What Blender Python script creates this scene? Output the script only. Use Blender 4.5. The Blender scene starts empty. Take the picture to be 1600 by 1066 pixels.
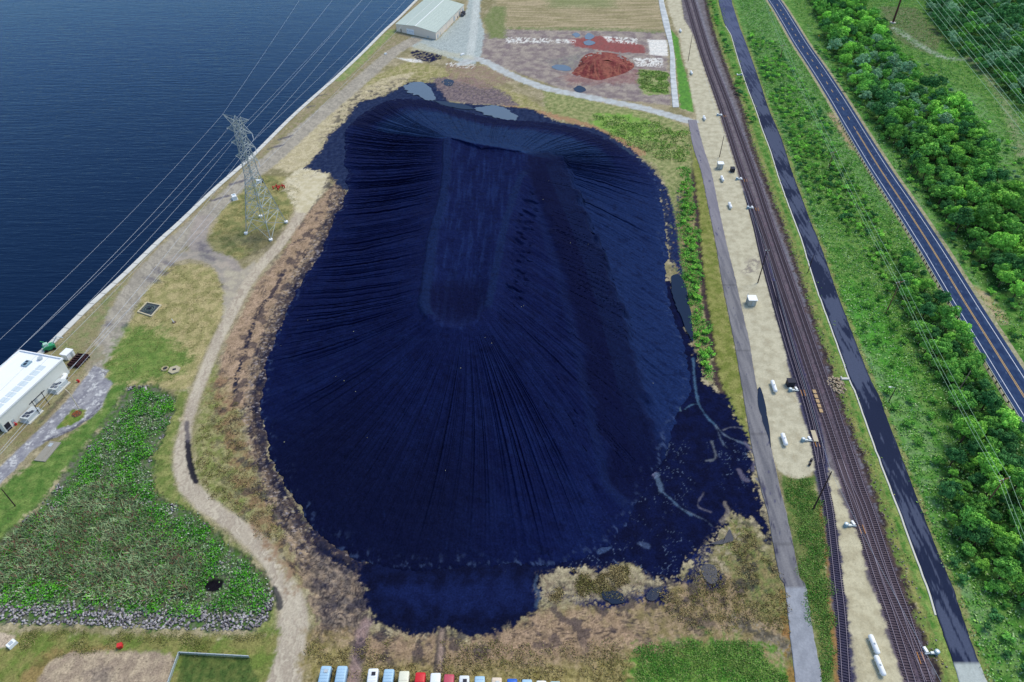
import bpy, math, random
import numpy as np
from mathutils import Vector, Matrix
random.seed(7)
rng = np.random.default_rng(11)
sc = bpy.context.scene
# ------------------------------------------------------------------ camera, sky, sun, exposure
H = 150.0; F = 1600*24/36; TH = math.radians(41.2); SN, CS = math.sin(TH), math.cos(TH)
cam = bpy.data.cameras.new("camera"); camo = bpy.data.objects.new("camera", cam); sc.collection.objects.link(camo)
camo.location = (0, 0, H); camo.rotation_euler = (math.radians(90-41.2), 0, 0)
cam.lens = 24; cam.sensor_width = 36; cam.clip_start = 1; cam.clip_end = 20000
sc.camera = camo
SUN_EL, SUN_AZ = math.radians(57), math.radians(50)      # azimuth clockwise from +Y
w = bpy.data.worlds.new("World"); sc.world = w; w.use_nodes = True
nt = w.node_tree; bg = nt.nodes["Background"]
sky = nt.nodes.new("ShaderNodeTexSky"); sky.sky_type = 'NISHITA'; sky.sun_disc = False
sky.sun_elevation = SUN_EL; sky.sun_rotation = SUN_AZ; sky.dust_density = 0.6; sky.air_density = 1.1; sky.ozone_density = 2.0
nt.links.new(sky.outputs[0], bg.inputs[0]); bg.inputs[1].default_value = 0.15
sl = bpy.data.lights.new("sun", 'SUN'); sl.energy = 2.2; sl.angle = math.radians(28); sl.color = (1.0, 0.895, 0.69)
so = bpy.data.objects.new("sun", sl); sc.collection.objects.link(so)
sd = Vector((math.sin(SUN_AZ)*math.cos(SUN_EL), math.cos(SUN_AZ)*math.cos(SUN_EL), math.sin(SUN_EL)))
so.rotation_euler = sd.to_track_quat('Z', 'Y').to_euler()
sc.view_settings.view_transform = 'Standard'; sc.view_settings.look = 'None'
sc.view_settings.exposure = 0.62; sc.view_settings.gamma = 1
sc.view_settings.use_curve_mapping = False

# ------------------------------------------------------------------ helpers
def G(px, py, z=0.0):
    u = (px-800)/F; v = (py-533)/F
    d = (H-z)/(SN+v*CS)
    return (u*d, (CS-v*SN)*d, z)
def GP(pts, z=0.0): return np.array([G(x, y, z)[:2] for x, y in pts])
K = 0.80
def S(r, g, b, k=K):
    f = lambda c: ((c/255+0.055)/1.055)**2.4 if c > 10.3 else c/255/12.92
    return np.array([f(r)*k, f(g)*k, f(b)*k])
_pr = np.random.default_rng(5); PERM = _pr.permutation(256); PERM = np.concatenate([PERM, PERM]); ANG = _pr.random(256)*2*np.pi
GX, GY = np.cos(ANG), np.sin(ANG)
def pn(x, y, seed=0):
    xi = np.floor(x).astype(np.int64); yi = np.floor(y).astype(np.int64); xf = x-xi; yf = y-yi
    def g(ix, iy, dx, dy):
        h = PERM[(PERM[(ix+seed*17) & 255]+iy+seed*31) & 255]; return GX[h]*dx+GY[h]*dy
    u = xf*xf*xf*(xf*(xf*6-15)+10); v = yf*yf*yf*(yf*(yf*6-15)+10)
    a = g(xi, yi, xf, yf); b = g(xi+1, yi, xf-1, yf); c = g(xi, yi+1, xf, yf-1); d = g(xi+1, yi+1, xf-1, yf-1)
    return (a+(b-a)*u+(c+(d-c)*u-a-(b-a)*u)*v)*1.5
def fbm(x, y, scale, seed=0, octv=4, gain=0.55):
    s = 0; a = 1; t = 0; f = 1/scale
    for i in range(octv):
        s = s+a*pn(x*f+i*7.3, y*f-i*3.1, seed+i); t += a; a *= gain; f *= 2.03
    return s/t
def ss(a, b, x): t = np.clip((x-a)/(b-a), 0, 1); return t*t*(3-2*t)
def seg_dist(P, X, Y, closed):
    d = np.full(X.shape, 1e9); n = len(P)
    for i in range(n if closed else n-1):
        ax, ay = P[i]; bx, by = P[(i+1) % n]; vx, vy = bx-ax, by-ay; L = vx*vx+vy*vy+1e-9
        t = np.clip(((X-ax)*vx+(Y-ay)*vy)/L, 0, 1)
        d = np.minimum(d, (X-ax-t*vx)**2+(Y-ay-t*vy)**2)
    return np.sqrt(d)
def inside(P, X, Y):
    c = np.zeros(X.shape, bool); n = len(P)
    for i in range(n):
        ax, ay = P[i]; bx, by = P[(i+1) % n]
        if ay == by: continue
        c ^= ((ay > Y) != (by > Y)) & (X < (bx-ax)*(Y-ay)/(by-ay)+ax)
    return c
def spline(P, n):
    P = np.asarray(P, float); Q = np.vstack([2*P[0]-P[1], P, 2*P[-1]-P[-2]])
    seg = np.linalg.norm(np.diff(P, axis=0), axis=1); cum = np.concatenate([[0], np.cumsum(seg)])
    t = np.linspace(0, cum[-1], n); out = []
    for v in t:
        i = min(np.searchsorted(cum, v, 'right')-1, len(P)-2); f = (v-cum[i])/max(seg[i], 1e-9)
        a, b, c, d = Q[i], Q[i+1], Q[i+2], Q[i+3]
        out.append(.5*((2*b)+(c-a)*f+(2*a-5*b+4*c-d)*f*f+(3*b-a-3*c+d)*f**3))
    return np.array(out)
def arclen(P): return float(np.linalg.norm(np.diff(P, axis=0), axis=1).sum())

# ------------------------------------------------------------------ materials
def vmat(name, rough=0.9, spec=0.2, n_scale=1.5, n_amt=0.25, bump=0.4, bdist=0.15, rnd=0.0, spk=0.0):
    m = bpy.data.materials.new(name); m.use_nodes = True; t = m.node_tree; p = t.nodes["Principled BSDF"]
    p.inputs["Roughness"].default_value = rough; p.inputs["Specular IOR Level"].default_value = spec
    a = t.nodes.new("ShaderNodeVertexColor"); a.layer_name = "Col"
    g = t.nodes.new("ShaderNodeNewGeometry"); n = t.nodes.new("ShaderNodeTexNoise")
    n.inputs["Scale"].default_value = n_scale; n.inputs["Detail"].default_value = 5
    t.links.new(g.outputs["Position"], n.inputs["Vector"])
    mr = t.nodes.new("ShaderNodeMapRange"); mr.inputs[1].default_value = 0.25; mr.inputs[2].default_value = 0.75
    mr.inputs[3].default_value = 1-n_amt; mr.inputs[4].default_value = 1+n_amt
    t.links.new(n.outputs[0], mr.inputs[0])
    mx = t.nodes.new("ShaderNodeVectorMath"); mx.operation = 'SCALE'
    t.links.new(a.outputs[0], mx.inputs[0]); t.links.new(mr.outputs[0], mx.inputs["Scale"])
    last = mx.outputs[0]
    if spk:
        for sc_, a0, a1, v1 in ((1.35, .56, .64, 1-.55*spk), (1.9, .58, .66, 1+.45*spk), (.5, .55, .70, 1-.3*spk)):
            n2 = t.nodes.new("ShaderNodeTexNoise"); n2.inputs["Scale"].default_value = sc_; n2.inputs["Detail"].default_value = 6; n2.inputs["Roughness"].default_value = .7
            t.links.new(g.outputs["Position"], n2.inputs["Vector"]); q = t.nodes.new("ShaderNodeMapRange"); q.inputs[1].default_value = a0; q.inputs[2].default_value = a1; q.inputs[3].default_value = 1; q.inputs[4].default_value = v1
            t.links.new(n2.outputs[0], q.inputs[0]); ms = t.nodes.new("ShaderNodeVectorMath"); ms.operation = 'SCALE'; t.links.new(last, ms.inputs[0]); t.links.new(q.outputs[0], ms.inputs["Scale"]); last = ms.outputs[0]
    if rnd:
        oi = t.nodes.new("ShaderNodeObjectInfo"); m2 = t.nodes.new("ShaderNodeMapRange")
        m2.inputs[3].default_value = 1-rnd; m2.inputs[4].default_value = 1+rnd
        t.links.new(oi.outputs["Random"], m2.inputs[0])
        m3 = t.nodes.new("ShaderNodeVectorMath"); m3.operation = 'SCALE'
        t.links.new(last, m3.inputs[0]); t.links.new(m2.outputs[0], m3.inputs["Scale"]); last = m3.outputs[0]
    t.links.new(last, p.inputs["Base Color"])
    if bump:
        b = t.nodes.new("ShaderNodeBump"); b.inputs["Strength"].default_value = bump; b.inputs["Distance"].default_value = bdist
        t.links.new(n.outputs[0], b.inputs["Height"]); t.links.new(b.outputs[0], p.inputs["Normal"])
    return m
def pmat(name, col, rough=0.7, spec=0.3, metal=0.0, n_scale=2.0, n_amt=0.12, bump=0.0):
    m = bpy.data.materials.new(name); m.use_nodes = True; t = m.node_tree; p = t.nodes["Principled BSDF"]
    p.inputs["Roughness"].default_value = rough; p.inputs["Specular IOR Level"].default_value = spec; p.inputs["Metallic"].default_value = metal
    tc = t.nodes.new("ShaderNodeTexCoord"); n = t.nodes.new("ShaderNodeTexNoise"); n.inputs["Scale"].default_value = n_scale; n.inputs["Detail"].default_value = 4
    t.links.new(tc.outputs["Object"], n.inputs["Vector"])
    cr = t.nodes.new("ShaderNodeMix"); cr.data_type = 'RGBA'
    cr.inputs[6].default_value = (*(np.array(col)*(1-n_amt)), 1); cr.inputs[7].default_value = (*np.clip(np.array(col)*(1+n_amt), 0, .95), 1)
    t.links.new(n.outputs[0], cr.inputs[0]); t.links.new(cr.outputs[2], p.inputs["Base Color"])
    if bump:
        b = t.nodes.new("ShaderNodeBump"); b.inputs["Strength"].default_value = bump; b.inputs["Distance"].default_value = .05
        t.links.new(n.outputs[0], b.inputs["Height"]); t.links.new(b.outputs[0], p.inputs["Normal"])
    return m
def water_mat(name, col, rough, waves, bumpd, spec=0.5, stretch=(1, 1)):
    m = bpy.data.materials.new(name); m.use_nodes = True; t = m.node_tree; p = t.nodes["Principled BSDF"]
    p.inputs["Base Color"].default_value = (*col, 1); p.inputs["Roughness"].default_value = rough; p.inputs["Specular IOR Level"].default_value = spec
    g = t.nodes.new("ShaderNodeNewGeometry"); last = None
    for i, (sc_, am, sx, sy, rot) in enumerate(waves):
        mp = t.nodes.new("ShaderNodeMapping"); mp.inputs["Scale"].default_value = (sx, sy, 1); mp.inputs["Rotation"].default_value = (0, 0, rot)
        t.links.new(g.outputs["Position"], mp.inputs[0])
        n = t.nodes.new("ShaderNodeTexNoise"); n.inputs["Scale"].default_value = sc_; n.inputs["Detail"].default_value = 3
        n.inputs["Distortion"].default_value = .6
        t.links.new(mp.outputs[0], n.inputs["Vector"])
        b = t.nodes.new("ShaderNodeBump"); b.inputs["Strength"].default_value = am; b.inputs["Distance"].default_value = bumpd
        t.links.new(n.outputs[0], b.inputs["Height"])
        if last: t.links.new(last, b.inputs["Normal"])
        last = b.outputs[0]
    if last: t.links.new(last, p.inputs["Normal"])
    return m
M_GROUND = vmat("soil", spec=.06, n_scale=2.6, n_amt=0.30, bump=0.45, bdist=0.12, spk=.8)
M_COAL = vmat("coal", rough=0.9, spec=0.03, n_scale=2.2, n_amt=0.35, bump=0.5, bdist=0.15, spk=.35)
M_SAND = vmat("gravel", spec=.06, n_scale=2.2, n_amt=0.10, bump=0.2, bdist=0.08, spk=.28)
M_ROAD = vmat("asphalt", rough=0.9, spec=0.06, n_scale=2.5, n_amt=0.12, bump=0.1, bdist=0.03)
M_PAINT = vmat("road_paint", rough=0.6, spec=0.3, n_scale=2.5, n_amt=0.12, bump=0)
M_LEAF = vmat("leaves", rough=0.85, spec=0.06, n_scale=0.5, n_amt=0.28, bump=0, rnd=0.22)
M_ROCK = vmat("stone", rough=0.9, spec=0.2, n_scale=3, n_amt=0.2, bump=0.3)
M_RAIL = pmat("rail_steel", S(150, 138, 150), 0.6, 0.2, 0.0)
M_TIE = pmat("tie_wood", S(62, 58, 78), 0.9)
M_TIE2 = pmat("tie_weathered", S(84, 72, 80), 0.9)
M_CONC = pmat("concrete", S(205, 205, 198), 0.9, n_scale=.5, n_amt=.12)
M_WHITE = pmat("white_paint", S(240, 243, 245), 0.5, n_amt=.05)
M_GALV = pmat("galvanised_steel", S(185, 195, 200), 0.5, 0.4, 0.2)
M_TOWER = pmat("tower_steel", S(165, 176, 176), 0.8, 0.1)
M_BLUEG = pmat("pale_blue_metal", S(135, 165, 180), 0.5)
M_WOOD = pmat("pole_wood", S(62, 45, 45), 0.9)
M_WOOD2 = pmat("pole_wood_light", S(125, 85, 70), 0.9)
M_DARK = pmat("dark_metal", S(38, 38, 52), 0.6)
M_RED = pmat("red_paint", S(205, 50, 50), 0.5)
M_GLASS = pmat("dark_glass", S(25, 30, 45), 0.15, 0.6)
M_WIRE = pmat("wire", S(168, 178, 190), 0.5)
M_WIREG = pmat("wire_green", S(165, 200, 160), 0.5)
M_TYRE = pmat("tyre", S(25, 25, 28), 0.9)
M_BARK = pmat("bark", S(80, 66, 55), 0.95)
M_YEL = pmat("yellow_paint", S(205, 140, 60), 0.7)

# ------------------------------------------------------------------ object helpers
def tag(o, label=None, cat=None, group=None, kind=None):
    if label: o["label"] = label
    if cat: o["category"] = cat
    if group: o["group"] = group
    if kind: o["kind"] = kind
    return o
def npmesh(name, V, Fc, mat, col=None, smooth=True, parent=None, fcol=None):
    V = np.asarray(V, np.float32); Fc = np.asarray(Fc, np.int32); k = Fc.shape[1]
    me = bpy.data.meshes.new(name); me.vertices.add(len(V)); me.vertices.foreach_set("co", V.ravel())
    me.loops.add(Fc.size); me.loops.foreach_set("vertex_index", Fc.ravel())
    me.polygons.add(len(Fc)); me.polygons.foreach_set("loop_start", np.arange(0, Fc.size, k, dtype=np.int32))
    me.polygons.foreach_set("loop_total", np.full(len(Fc), k, np.int32))
    if smooth: me.polygons.foreach_set("use_smooth", np.ones(len(Fc), bool))
    if col is not None:
        a = me.color_attributes.new("Col", 'FLOAT_COLOR', 'POINT')
        a.data.foreach_set("color", np.concatenate([col, np.ones((len(V), 1))], axis=1).astype(np.float32).ravel())
    me.update(); me.validate(); me.materials.append(mat)
    o = bpy.data.objects.new(name, me); sc.collection.objects.link(o)
    if parent: o.parent = parent
    return o
def empty(name, loc, rz=0.0):
    o = bpy.data.objects.new(name, None); o.empty_display_size = .3; sc.collection.objects.link(o)
    o.location = loc; o.rotation_euler = (0, 0, rz); return o
class MB:
    def __init__(s): s.v = []; s.f = []
    def box(s, c, d, rz=0.0, tap=1.0):
        n = len(s.v); cx, cy, cz = c; a, b, h = d[0]/2, d[1]/2, d[2]/2; co, si = math.cos(rz), math.sin(rz)
        for k, t in ((-h, 1), (h, tap)):
            for x, y in ((-a, -b), (a, -b), (a, b), (-a, b)):
                x *= t; y *= t; s.v.append((cx+x*co-y*si, cy+x*si+y*co, cz+k))
        s.f += [(n, n+3, n+2, n+1), (n+4, n+5, n+6, n+7)]+[(n+i, n+(i+1) % 4, n+4+(i+1) % 4, n+4+i) for i in range(4)]
        return s
    def rings(s, rs, cap=True):
        n0 = len(s.v); k = len(rs[0])
        for r in rs: s.v += [tuple(p) for p in r]
        for i in range(len(rs)-1):
            for j in range(k): s.f.append((n0+i*k+j, n0+i*k+(j+1) % k, n0+(i+1)*k+(j+1) % k, n0+(i+1)*k+j))
        if cap: s.f.append(tuple(n0+j for j in range(k))[::-1]); s.f.append(tuple(n0+(len(rs)-1)*k+j for j in range(k)))
        return s
    def tube(s, pts, r, n=6, cap=True):
        pts = [Vector(p) for p in pts]; rs = []
        r = r if isinstance(r, (list, tuple)) else [r]*len(pts)
        d0 = (pts[1]-pts[0]).normalized(); up = Vector((0, 0, 1)) if abs(d0.z) < .9 else Vector((1, 0, 0))
        a = d0.cross(up).normalized()
        for i, p in enumerate(pts):
            d = (pts[min(i+1, len(pts)-1)]-pts[max(i-1, 0)]).normalized()
            a = (a-d*a.dot(d)).normalized(); b = d.cross(a)
            rs.append([p+a*(r[i]*math.cos(2*math.pi*j/n))+b*(r[i]*math.sin(2*math.pi*j/n)) for j in range(n)])
        return s.rings(rs, cap)
    def build(s, name, mat, parent=None, smooth=False):
        me = bpy.data.meshes.new(name); me.from_pydata([tuple(v) for v in s.v], [], s.f); me.materials.append(mat)
        if smooth:
            for p in me.polygons: p.use_smooth = True
        me.update(); o = bpy.data.objects.new(name, me); sc.collection.objects.link(o)
        if parent: o.parent = parent
        return o
def copy_tree(o, parent=None):
    c = o.copy(); sc.collection.objects.link(c)
    if parent: c.parent = parent; c.matrix_parent_inverse = o.matrix_parent_inverse.copy()
    for ch in [x for x in KIDS.get(o.name, [])]: copy_tree(ch, c)
    return c
KIDS = {}
def reg(root):
    def rec(o):
        KIDS[o.name] = [c for c in bpy.data.objects if c.parent == o]
        for c in KIDS[o.name]: rec(c)
    rec(root)

# ------------------------------------------------------------------ lines used by several things
SHORE = [(-60, 668), (0, 610), (70, 548), (85, 534), (140, 480), (195, 430), (250, 377), (280, 350), (333, 299.5), (370, 267), (400, 240), (455, 185), (502, 142.5), (525, 122.5), (565, 85), (600, 50), (625, 27), (652, 0), (700, -48)]
WR_L = [(1075, 187), (1083, 230), (1095, 267), (1106, 320), (1118, 380), (1128, 440), (1140, 500), (1147, 534), (1155, 580), (1165, 640), (1175, 700), (1188, 760), (1199, 800), (1208, 850), (1218, 900), (1226, 917), (1233, 980), (1243, 1066), (1250, 1120)]
WR_R = [(1088, 187), (1099, 230), (1111, 267), (1122, 320), (1135, 380), (1150, 440), (1163, 500), (1171, 534), (1178, 580), (1190, 640), (1205, 700), (1218, 760), (1228, 800), (1239, 850), (1249, 900), (1259, 917), (1269, 980), (1285, 1066), (1293, 1120)]
PT_L = [(1118, -50), (1122.6, 0), (1126, 15), (1131, 34), (1136, 44), (1143, 56), (1150, 80), (1164, 125), (1181, 170), (1190, 197), (1197.5, 217), (1206, 240), (1215, 270), (1229, 310), (1244, 350), (1253, 373.5), (1262.6, 406), (1276.6, 450), (1293, 495), (1309.6, 540), (1328, 592.5), (1340, 620), (1354, 660), (1366, 693), (1380, 731), (1406, 799), (1430, 864), (1452.5, 924), (1464, 962), (1490, 1037), (1499, 1066), (1515, 1120)]
PT_R = [(1138, -50), (1143, 0), (1147, 15), (1153, 34), (1156, 44), (1161, 56), (1170, 80), (1186, 125), (1201, 170), (1212.6, 197), (1221, 217), (1228.5, 240), (1238, 270), (1253, 310), (1268, 350), (1278, 373.5), (1290, 406), (1305, 450), (1322, 495), (1339, 540), (1360, 592.5), (1374, 620), (1388, 660), (1401, 693), (1415, 731), (1440.5, 799), (1466, 864), (1491, 924), (1503, 962), (1530, 1037), (1543, 1066), (1568, 1120)]
CR_L = [(1024, -50), (1029, 0), (1036, 37), (1046, 75), (1047, 117), (1051, 168)]
CR_R = [(1031, -50), (1037, 0), (1046, 37), (1054, 87), (1056, 120), (1061, 168)]
HWY = [(1165, -60), (1209, 0), (1230, 33), (1251, 68), (1278, 108), (1308, 155), (1340, 208), (1376, 266), (1412, 320), (1457, 390), (1507, 472), (1546, 534), (1600, 620), (1680, 745)]
DR_L = [(437, 300), (470, 281), (462, 330), (447, 357), (425, 385), (400, 412), (375, 447), (352, 490), (330, 534), (313, 575), (296, 620), (284, 660), (271, 705), (270, 735), (280, 765), (308, 797), (355, 828), (390, 860), (415, 890), (428, 925), (437, 949), (432, 999), (415, 1066), (405, 1120)]
DR_R = [(520, 262), (500, 300), (480, 335), (462, 362), (440, 390), (412, 420), (390, 452), (370, 492), (348, 534), (330, 578), (313, 622), (301, 660), (296, 705), (297, 735), (306, 752), (336, 782), (380, 812), (418, 840), (440, 866), (462, 906), (477, 934), (484, 974), (478, 1036), (473, 1066), (468, 1120)]
def poly_of(L, R): return L+R[::-1]
hw = spline(GP(HWY), 700)
hd = np.gradient(hw, axis=0); hd /= np.linalg.norm(hd, axis=1)[:, None]; hn = np.stack([-hd[:, 1], hd[:, 0]], 1)   # normal to the right

# ------------------------------------------------------------------ ground sheet
def rows():
    y = 56.0; out = []
    while y < 640:
        out.append(y); y += max(0.26, 0.0000045*(y*y+22500)*1.05+0.0009*y)
    return np.array([-3000, -800, -200, -40, 20, 45]+out+[660, 700, 800, 1000, 1500, 3000, 9000])
YS = rows()
NX = 1120
sx = np.concatenate([[-60, -20, -8, -4, -2.4, -1.7, -1.35], np.linspace(-1.12, 1.12, NX), [1.35, 1.7, 2.4, 4, 8, 20, 60]])
def half(y): yy = np.clip(y, 56, 640); return 0.757*(yy*CS+H*SN)*0.995
GXX = sx[None, :]*half(YS)[:, None]; GYY = np.repeat(YS[:, None], len(sx), 1)
X = GXX.ravel(); Y = GYY.ravel(); NR, NC = GXX.shape
print("ground verts", X.size)
n_a = fbm(X, Y, 14, 1); n_b = fbm(X, Y, 3.2, 2); n_c = fbm(X, Y, 0.9, 3, 3); n_d = fbm(X, Y, 45, 4, 3)
wx = X+n_b*3; wy = Y+fbm(X, Y, 5, 9, 2)*3
Z = n_b*0.08+n_a*0.10
# base: dry meadow and bare soil mixed
def mix(a, b, t): return a+(b-a)*t[:, None]
col = mix(S(158, 148, 120), S(130, 124, 90), ss(-.25, .25, n_a))
col = mix(col, S(182, 170, 140)[None, :], ss(.05, .5, n_b)*.6)
REG = np.zeros(X.size, np.int8)        # which setting sheet a vertex belongs to
def pmask(pts, amp=1.0, soft=0.6, world=False):
    P = np.asarray(pts) if world else GP(pts)
    mg = soft+amp*1.5+1; idx = np.where((X > P[:, 0].min()-mg) & (X < P[:, 0].max()+mg) & (Y > P[:, 1].min()-mg) & (Y < P[:, 1].max()+mg))[0]
    x, y = X[idx], Y[idx]; d = seg_dist(P, x, y, True); d = np.where(inside(P, x, y), -d, d)
    d = d+amp*(n_b[idx]+.6*n_c[idx])*1.6
    return idx, ss(soft, -soft, d)
def lmask(pts, hwid, amp=0.5, soft=0.5, px=True):
    P = GP(pts) if px else np.asarray(pts)
    P = spline(P, max(12, int(arclen(P)/4)))
    mg = hwid+soft+amp*1.5+1; idx = np.where((X > P[:, 0].min()-mg) & (X < P[:, 0].max()+mg) & (Y > P[:, 1].min()-mg) & (Y < P[:, 1].max()+mg))[0]
    d = seg_dist(P, X[idx], Y[idx], False)-hwid+amp*(n_b[idx]+.6*n_c[idx])*1.6
    return idx, ss(soft, -soft, d)
def put(im, cA, cB=None, op=1.0, ns=None, thr=None, reg=None, rough=0.0, z=None, nz=None):
    idx, m = im
    nn = n_b[idx] if ns is None else fbm(X[idx], Y[idx], ns, 21, 4)
    if nz is not None: nn = nz[idx]
    c = mix(cA[None, :], (cB if cB is not None else cA)[None, :], ss(-.3, .3, nn)); 
    if thr is not None: m = m*ss(thr-.08, thr+.08, n_c[idx]*.6+n_b[idx]*.7)
    m0 = m*op
    col[idx] = col[idx]+(c-col[idx])*m0[:, None]
    if reg is not None: REG[idx[m > .5]] = reg
    if rough: Z[idx] += m*rough*(n_c[idx]*.8+n_b[idx]*.5)
    if z is not None: Z[idx] = Z[idx]*(1-m)+z*m
def streak(ang, sl, sw, seed):                      # noise stretched along a direction
    c, s_ = math.cos(ang), math.sin(ang); return fbm((wx*c+wy*s_)/sl, (-wx*s_+wy*c)/sw, 1, seed, 4)
# --- east side meadow
put(pmask([(1092, -80), (1100, 20), (1120, 60), (1156, 150), (1187, 240), (1222, 340), (1262, 440), (1296, 560), (1333, 660), (1362, 740), (1400, 850), (1445, 980), (1490, 1120), (2000, 1120), (2000, -80)], 1, 1), S(68, 118, 44), S(112, 148, 74), ns=3.5)
put(pmask([(1092, -80), (1100, 20), (1120, 60), (1156, 150), (1187, 240), (1222, 340), (1262, 440), (1296, 560), (1333, 660), (1362, 740), (1400, 850), (1445, 980), (1490, 1120), (2000, 1120), (2000, -80)], 1, 1), S(48, 96, 38), S(52, 100, 40), op=.55, thr=.16)
for L in [[(1150, 0), (1195, 0), (1230, 60), (1290, 170), (1350, 270), (1400, 345), (1350, 300), (1300, 240), (1230, 150), (1180, 90)],
          [(1310, 480), (1345, 470), (1400, 560), (1440, 640), (1480, 690), (1470, 740), (1420, 735), (1370, 650), (1340, 560)],
          [(1425, 740), (1468, 735), (1478, 800), (1465, 860), (1435, 800)],
          [(1450, 830), (1500, 900), (1560, 960), (1600, 1000), (1600, 1060), (1530, 1000), (1480, 920)],
          [(1160, 80), (1190, 110), (1230, 200), (1262, 300), (1290, 370), (1262, 330), (1230, 240)],
          [(1480, 130), (1530, 150), (1580, 230), (1600, 330), (1560, 300), (1500, 200)],
          [(1262, 40), (1300, 100), (1340, 170), (1420, 280), (1500, 400), (1560, 500), (1530, 470), (1440, 350), (1370, 240), (1290, 120)]]:
    put(pmask(L, 4, 3), S(128, 160, 112), S(84, 146, 60), op=.6, ns=3)
put(pmask([(1290, 470), (1330, 440), (1380, 470), (1410, 560), (1440, 600), (1400, 590), (1350, 540)], 3, 2), S(82, 158, 48), S(60, 125, 40), op=.7)
WOOD = [[(1240, -60), (1335, -60), (1355, 30), (1395, 80), (1425, 130), (1470, 150), (1520, 190), (1560, 290), (1600, 320), (1600, 490), (1560, 455), (1500, 380), (1450, 310), (1400, 235), (1350, 170), (1300, 90)],
        [(1440, -60), (1640, -60), (1640, 190), (1600, 175), (1540, 120), (1490, 80), (1450, 30)],
        [(1408, 400), (1436, 430), (1480, 500), (1515, 560), (1560, 640), (1610, 700), (1610, 960), (1560, 930), (1510, 870), (1472, 800), (1476, 740), (1500, 690), (1478, 620), (1440, 560), (1405, 470)]]
for L in WOOD: put(pmask(L, 3, 2), S(34, 66, 30), S(44, 84, 36), op=.85)
put(pmask([(1375, 10), (1432, 12), (1475, 60), (1458, 88), (1420, 72), (1390, 55)], 2, 2), S(112, 118, 82), S(92, 104, 68), op=.9)
put(lmask([(1400, 45), (1440, 73), (1480, 91), (1508, 92)], 3, 2, 2), S(165, 175, 160), S(120, 150, 110), op=.8)
put(lmask([(1515, 92), (1550, 130), (1580, 185), (1600, 250)], 2.6, 2, 2), S(150, 150, 120), S(110, 135, 90), op=.7)
put(lmask([(1300, 178), (1318, 205), (1335, 232)], 2.5, 1, 1), S(176, 156, 128), S(150, 135, 100))
put(lmask([(1522, 452), (1545, 470), (1565, 500)], 2.2, 1, 1), S(176, 164, 130), S(150, 145, 100))
# --- ballast, sand, verges of the railway
BL_L = [(1058, -60), (1064, 0), (1068, 30), (1076, 42), (1083, 56), (1091, 80), (1107, 130), (1121.6, 170), (1127, 193), (1137, 222), (1149, 259), (1163, 310), (1179, 359), (1187.5, 392), (1194, 417), (1199, 444), (1212, 495), (1225, 540), (1231, 573), (1236, 592), (1248, 634), (1258, 665), (1266.5, 697), (1274, 727), (1280, 760), (1288, 800), (1300, 900), (1308, 966), (1316, 1066), (1322, 1120)]
BAND = [(1096, -60), (1103, 0), (1112, 40), (1120, 66), (1140, 120), (1160, 170), (1171, 212), (1190, 264), (1208, 312), (1224, 353), (1237, 389), (1249, 425), (1270, 490), (1290, 549), (1300, 575), (1315, 620), (1331, 669), (1350, 711), (1361, 744), (1382, 809), (1396, 856), (1409, 890), (1437, 975), (1466, 1040), (1490, 1120)]
BALL = BL_L+BAND[::-1]
TA = [(1053, -60), (1072, 0), (1095.5, 80), (1127, 170), (1159, 270), (1188, 350), (1221, 450), (1252, 540), (1285, 640), (1292, 660), (1325, 760), (1338, 800), (1370, 900), (1393, 966), (1424, 1066), (1441, 1120)]
TB = [(1064, -60), (1082.5, 0), (1107, 80), (1141, 170), (1177, 270), (1203.5, 350), (1238.5, 450), (1270, 540), (1305, 640), (1311.6, 660), (1345, 760), (1360, 800), (1393, 900), (1417, 966), (1449, 1066), (1467, 1120)]
SDG = [(1166, 300), (1180, 350), (1191, 397), (1205, 450), (1231, 540), (1262, 640), (1279, 715), (1287.7, 760), (1296, 800), (1307.5, 900), (1314.7, 966), (1320.8, 1066), (1324, 1120)]
SD2 = [(1209, 440), (1236.5, 540), (1266, 637), (1279, 690), (1283, 725)]
XO = [(1312, 720), (1325, 755), (1342, 793), (1381, 900), (1408, 966), (1437, 1032), (1452, 1066)]
put(pmask(BALL, .8, .5), S(120, 114, 118), S(98, 92, 96), reg=2)
put(lmask([(x+ (5 if y < 400 else 11), y) for x, y in TB], 1.0, .6, .6), S(132, 132, 142), S(112, 112, 122), op=.8)
put(lmask(TA, 1.9, .3, .5), S(98, 84, 96), S(80, 72, 86), op=.85)
put(lmask(TB, 1.9, .3, .5), S(98, 84, 96), S(80, 72, 86), op=.85)
put(lmask([p for p in SDG if 380 < p[1]], 2.2, .3, .5), S(68, 68, 98), S(58, 58, 84), op=.9)
put(lmask([p for p in SD2], 1.6, .3, .4), S(60, 62, 98), S(52, 54, 84), op=.9)
put(lmask(BAND, 1.7, 1.2, .5), S(84, 70, 68), S(50, 42, 46), reg=0, rough=.5)
put(lmask([(x+5+y*.003, y) for x, y in BAND], 1.3, 1.2, .7), S(105, 130, 66), S(140, 140, 84))
put(lmask(PT_L, 1.6, .8, .6), S(150, 160, 92), S(110, 140, 66), op=.8)
put(lmask(PT_R, 1.3, .9, .6), S(150, 142, 96), S(120, 130, 70), op=.7)
SAND = [(1040, -60), (1041, 0), (1052, 37), (1062, 57), (1067, 87), (1075, 112), (1080, 150), (1087, 175), (1089, 200), (1109, 267), (1120, 320), (1133, 380), (1148, 440), (1161, 500), (1169, 534), (1176, 580), (1188, 640), (1203, 700), (1214, 735), (1235, 748), (1268, 744), (1274, 727)]+BL_L[:24][::-1]
put(pmask(SAND, .8, .5), S(194, 188, 163), S(176, 170, 146), reg=3)
put(pmask(SAND, 0, .5), S(160, 150, 125), op=.5, thr=.28)
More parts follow.
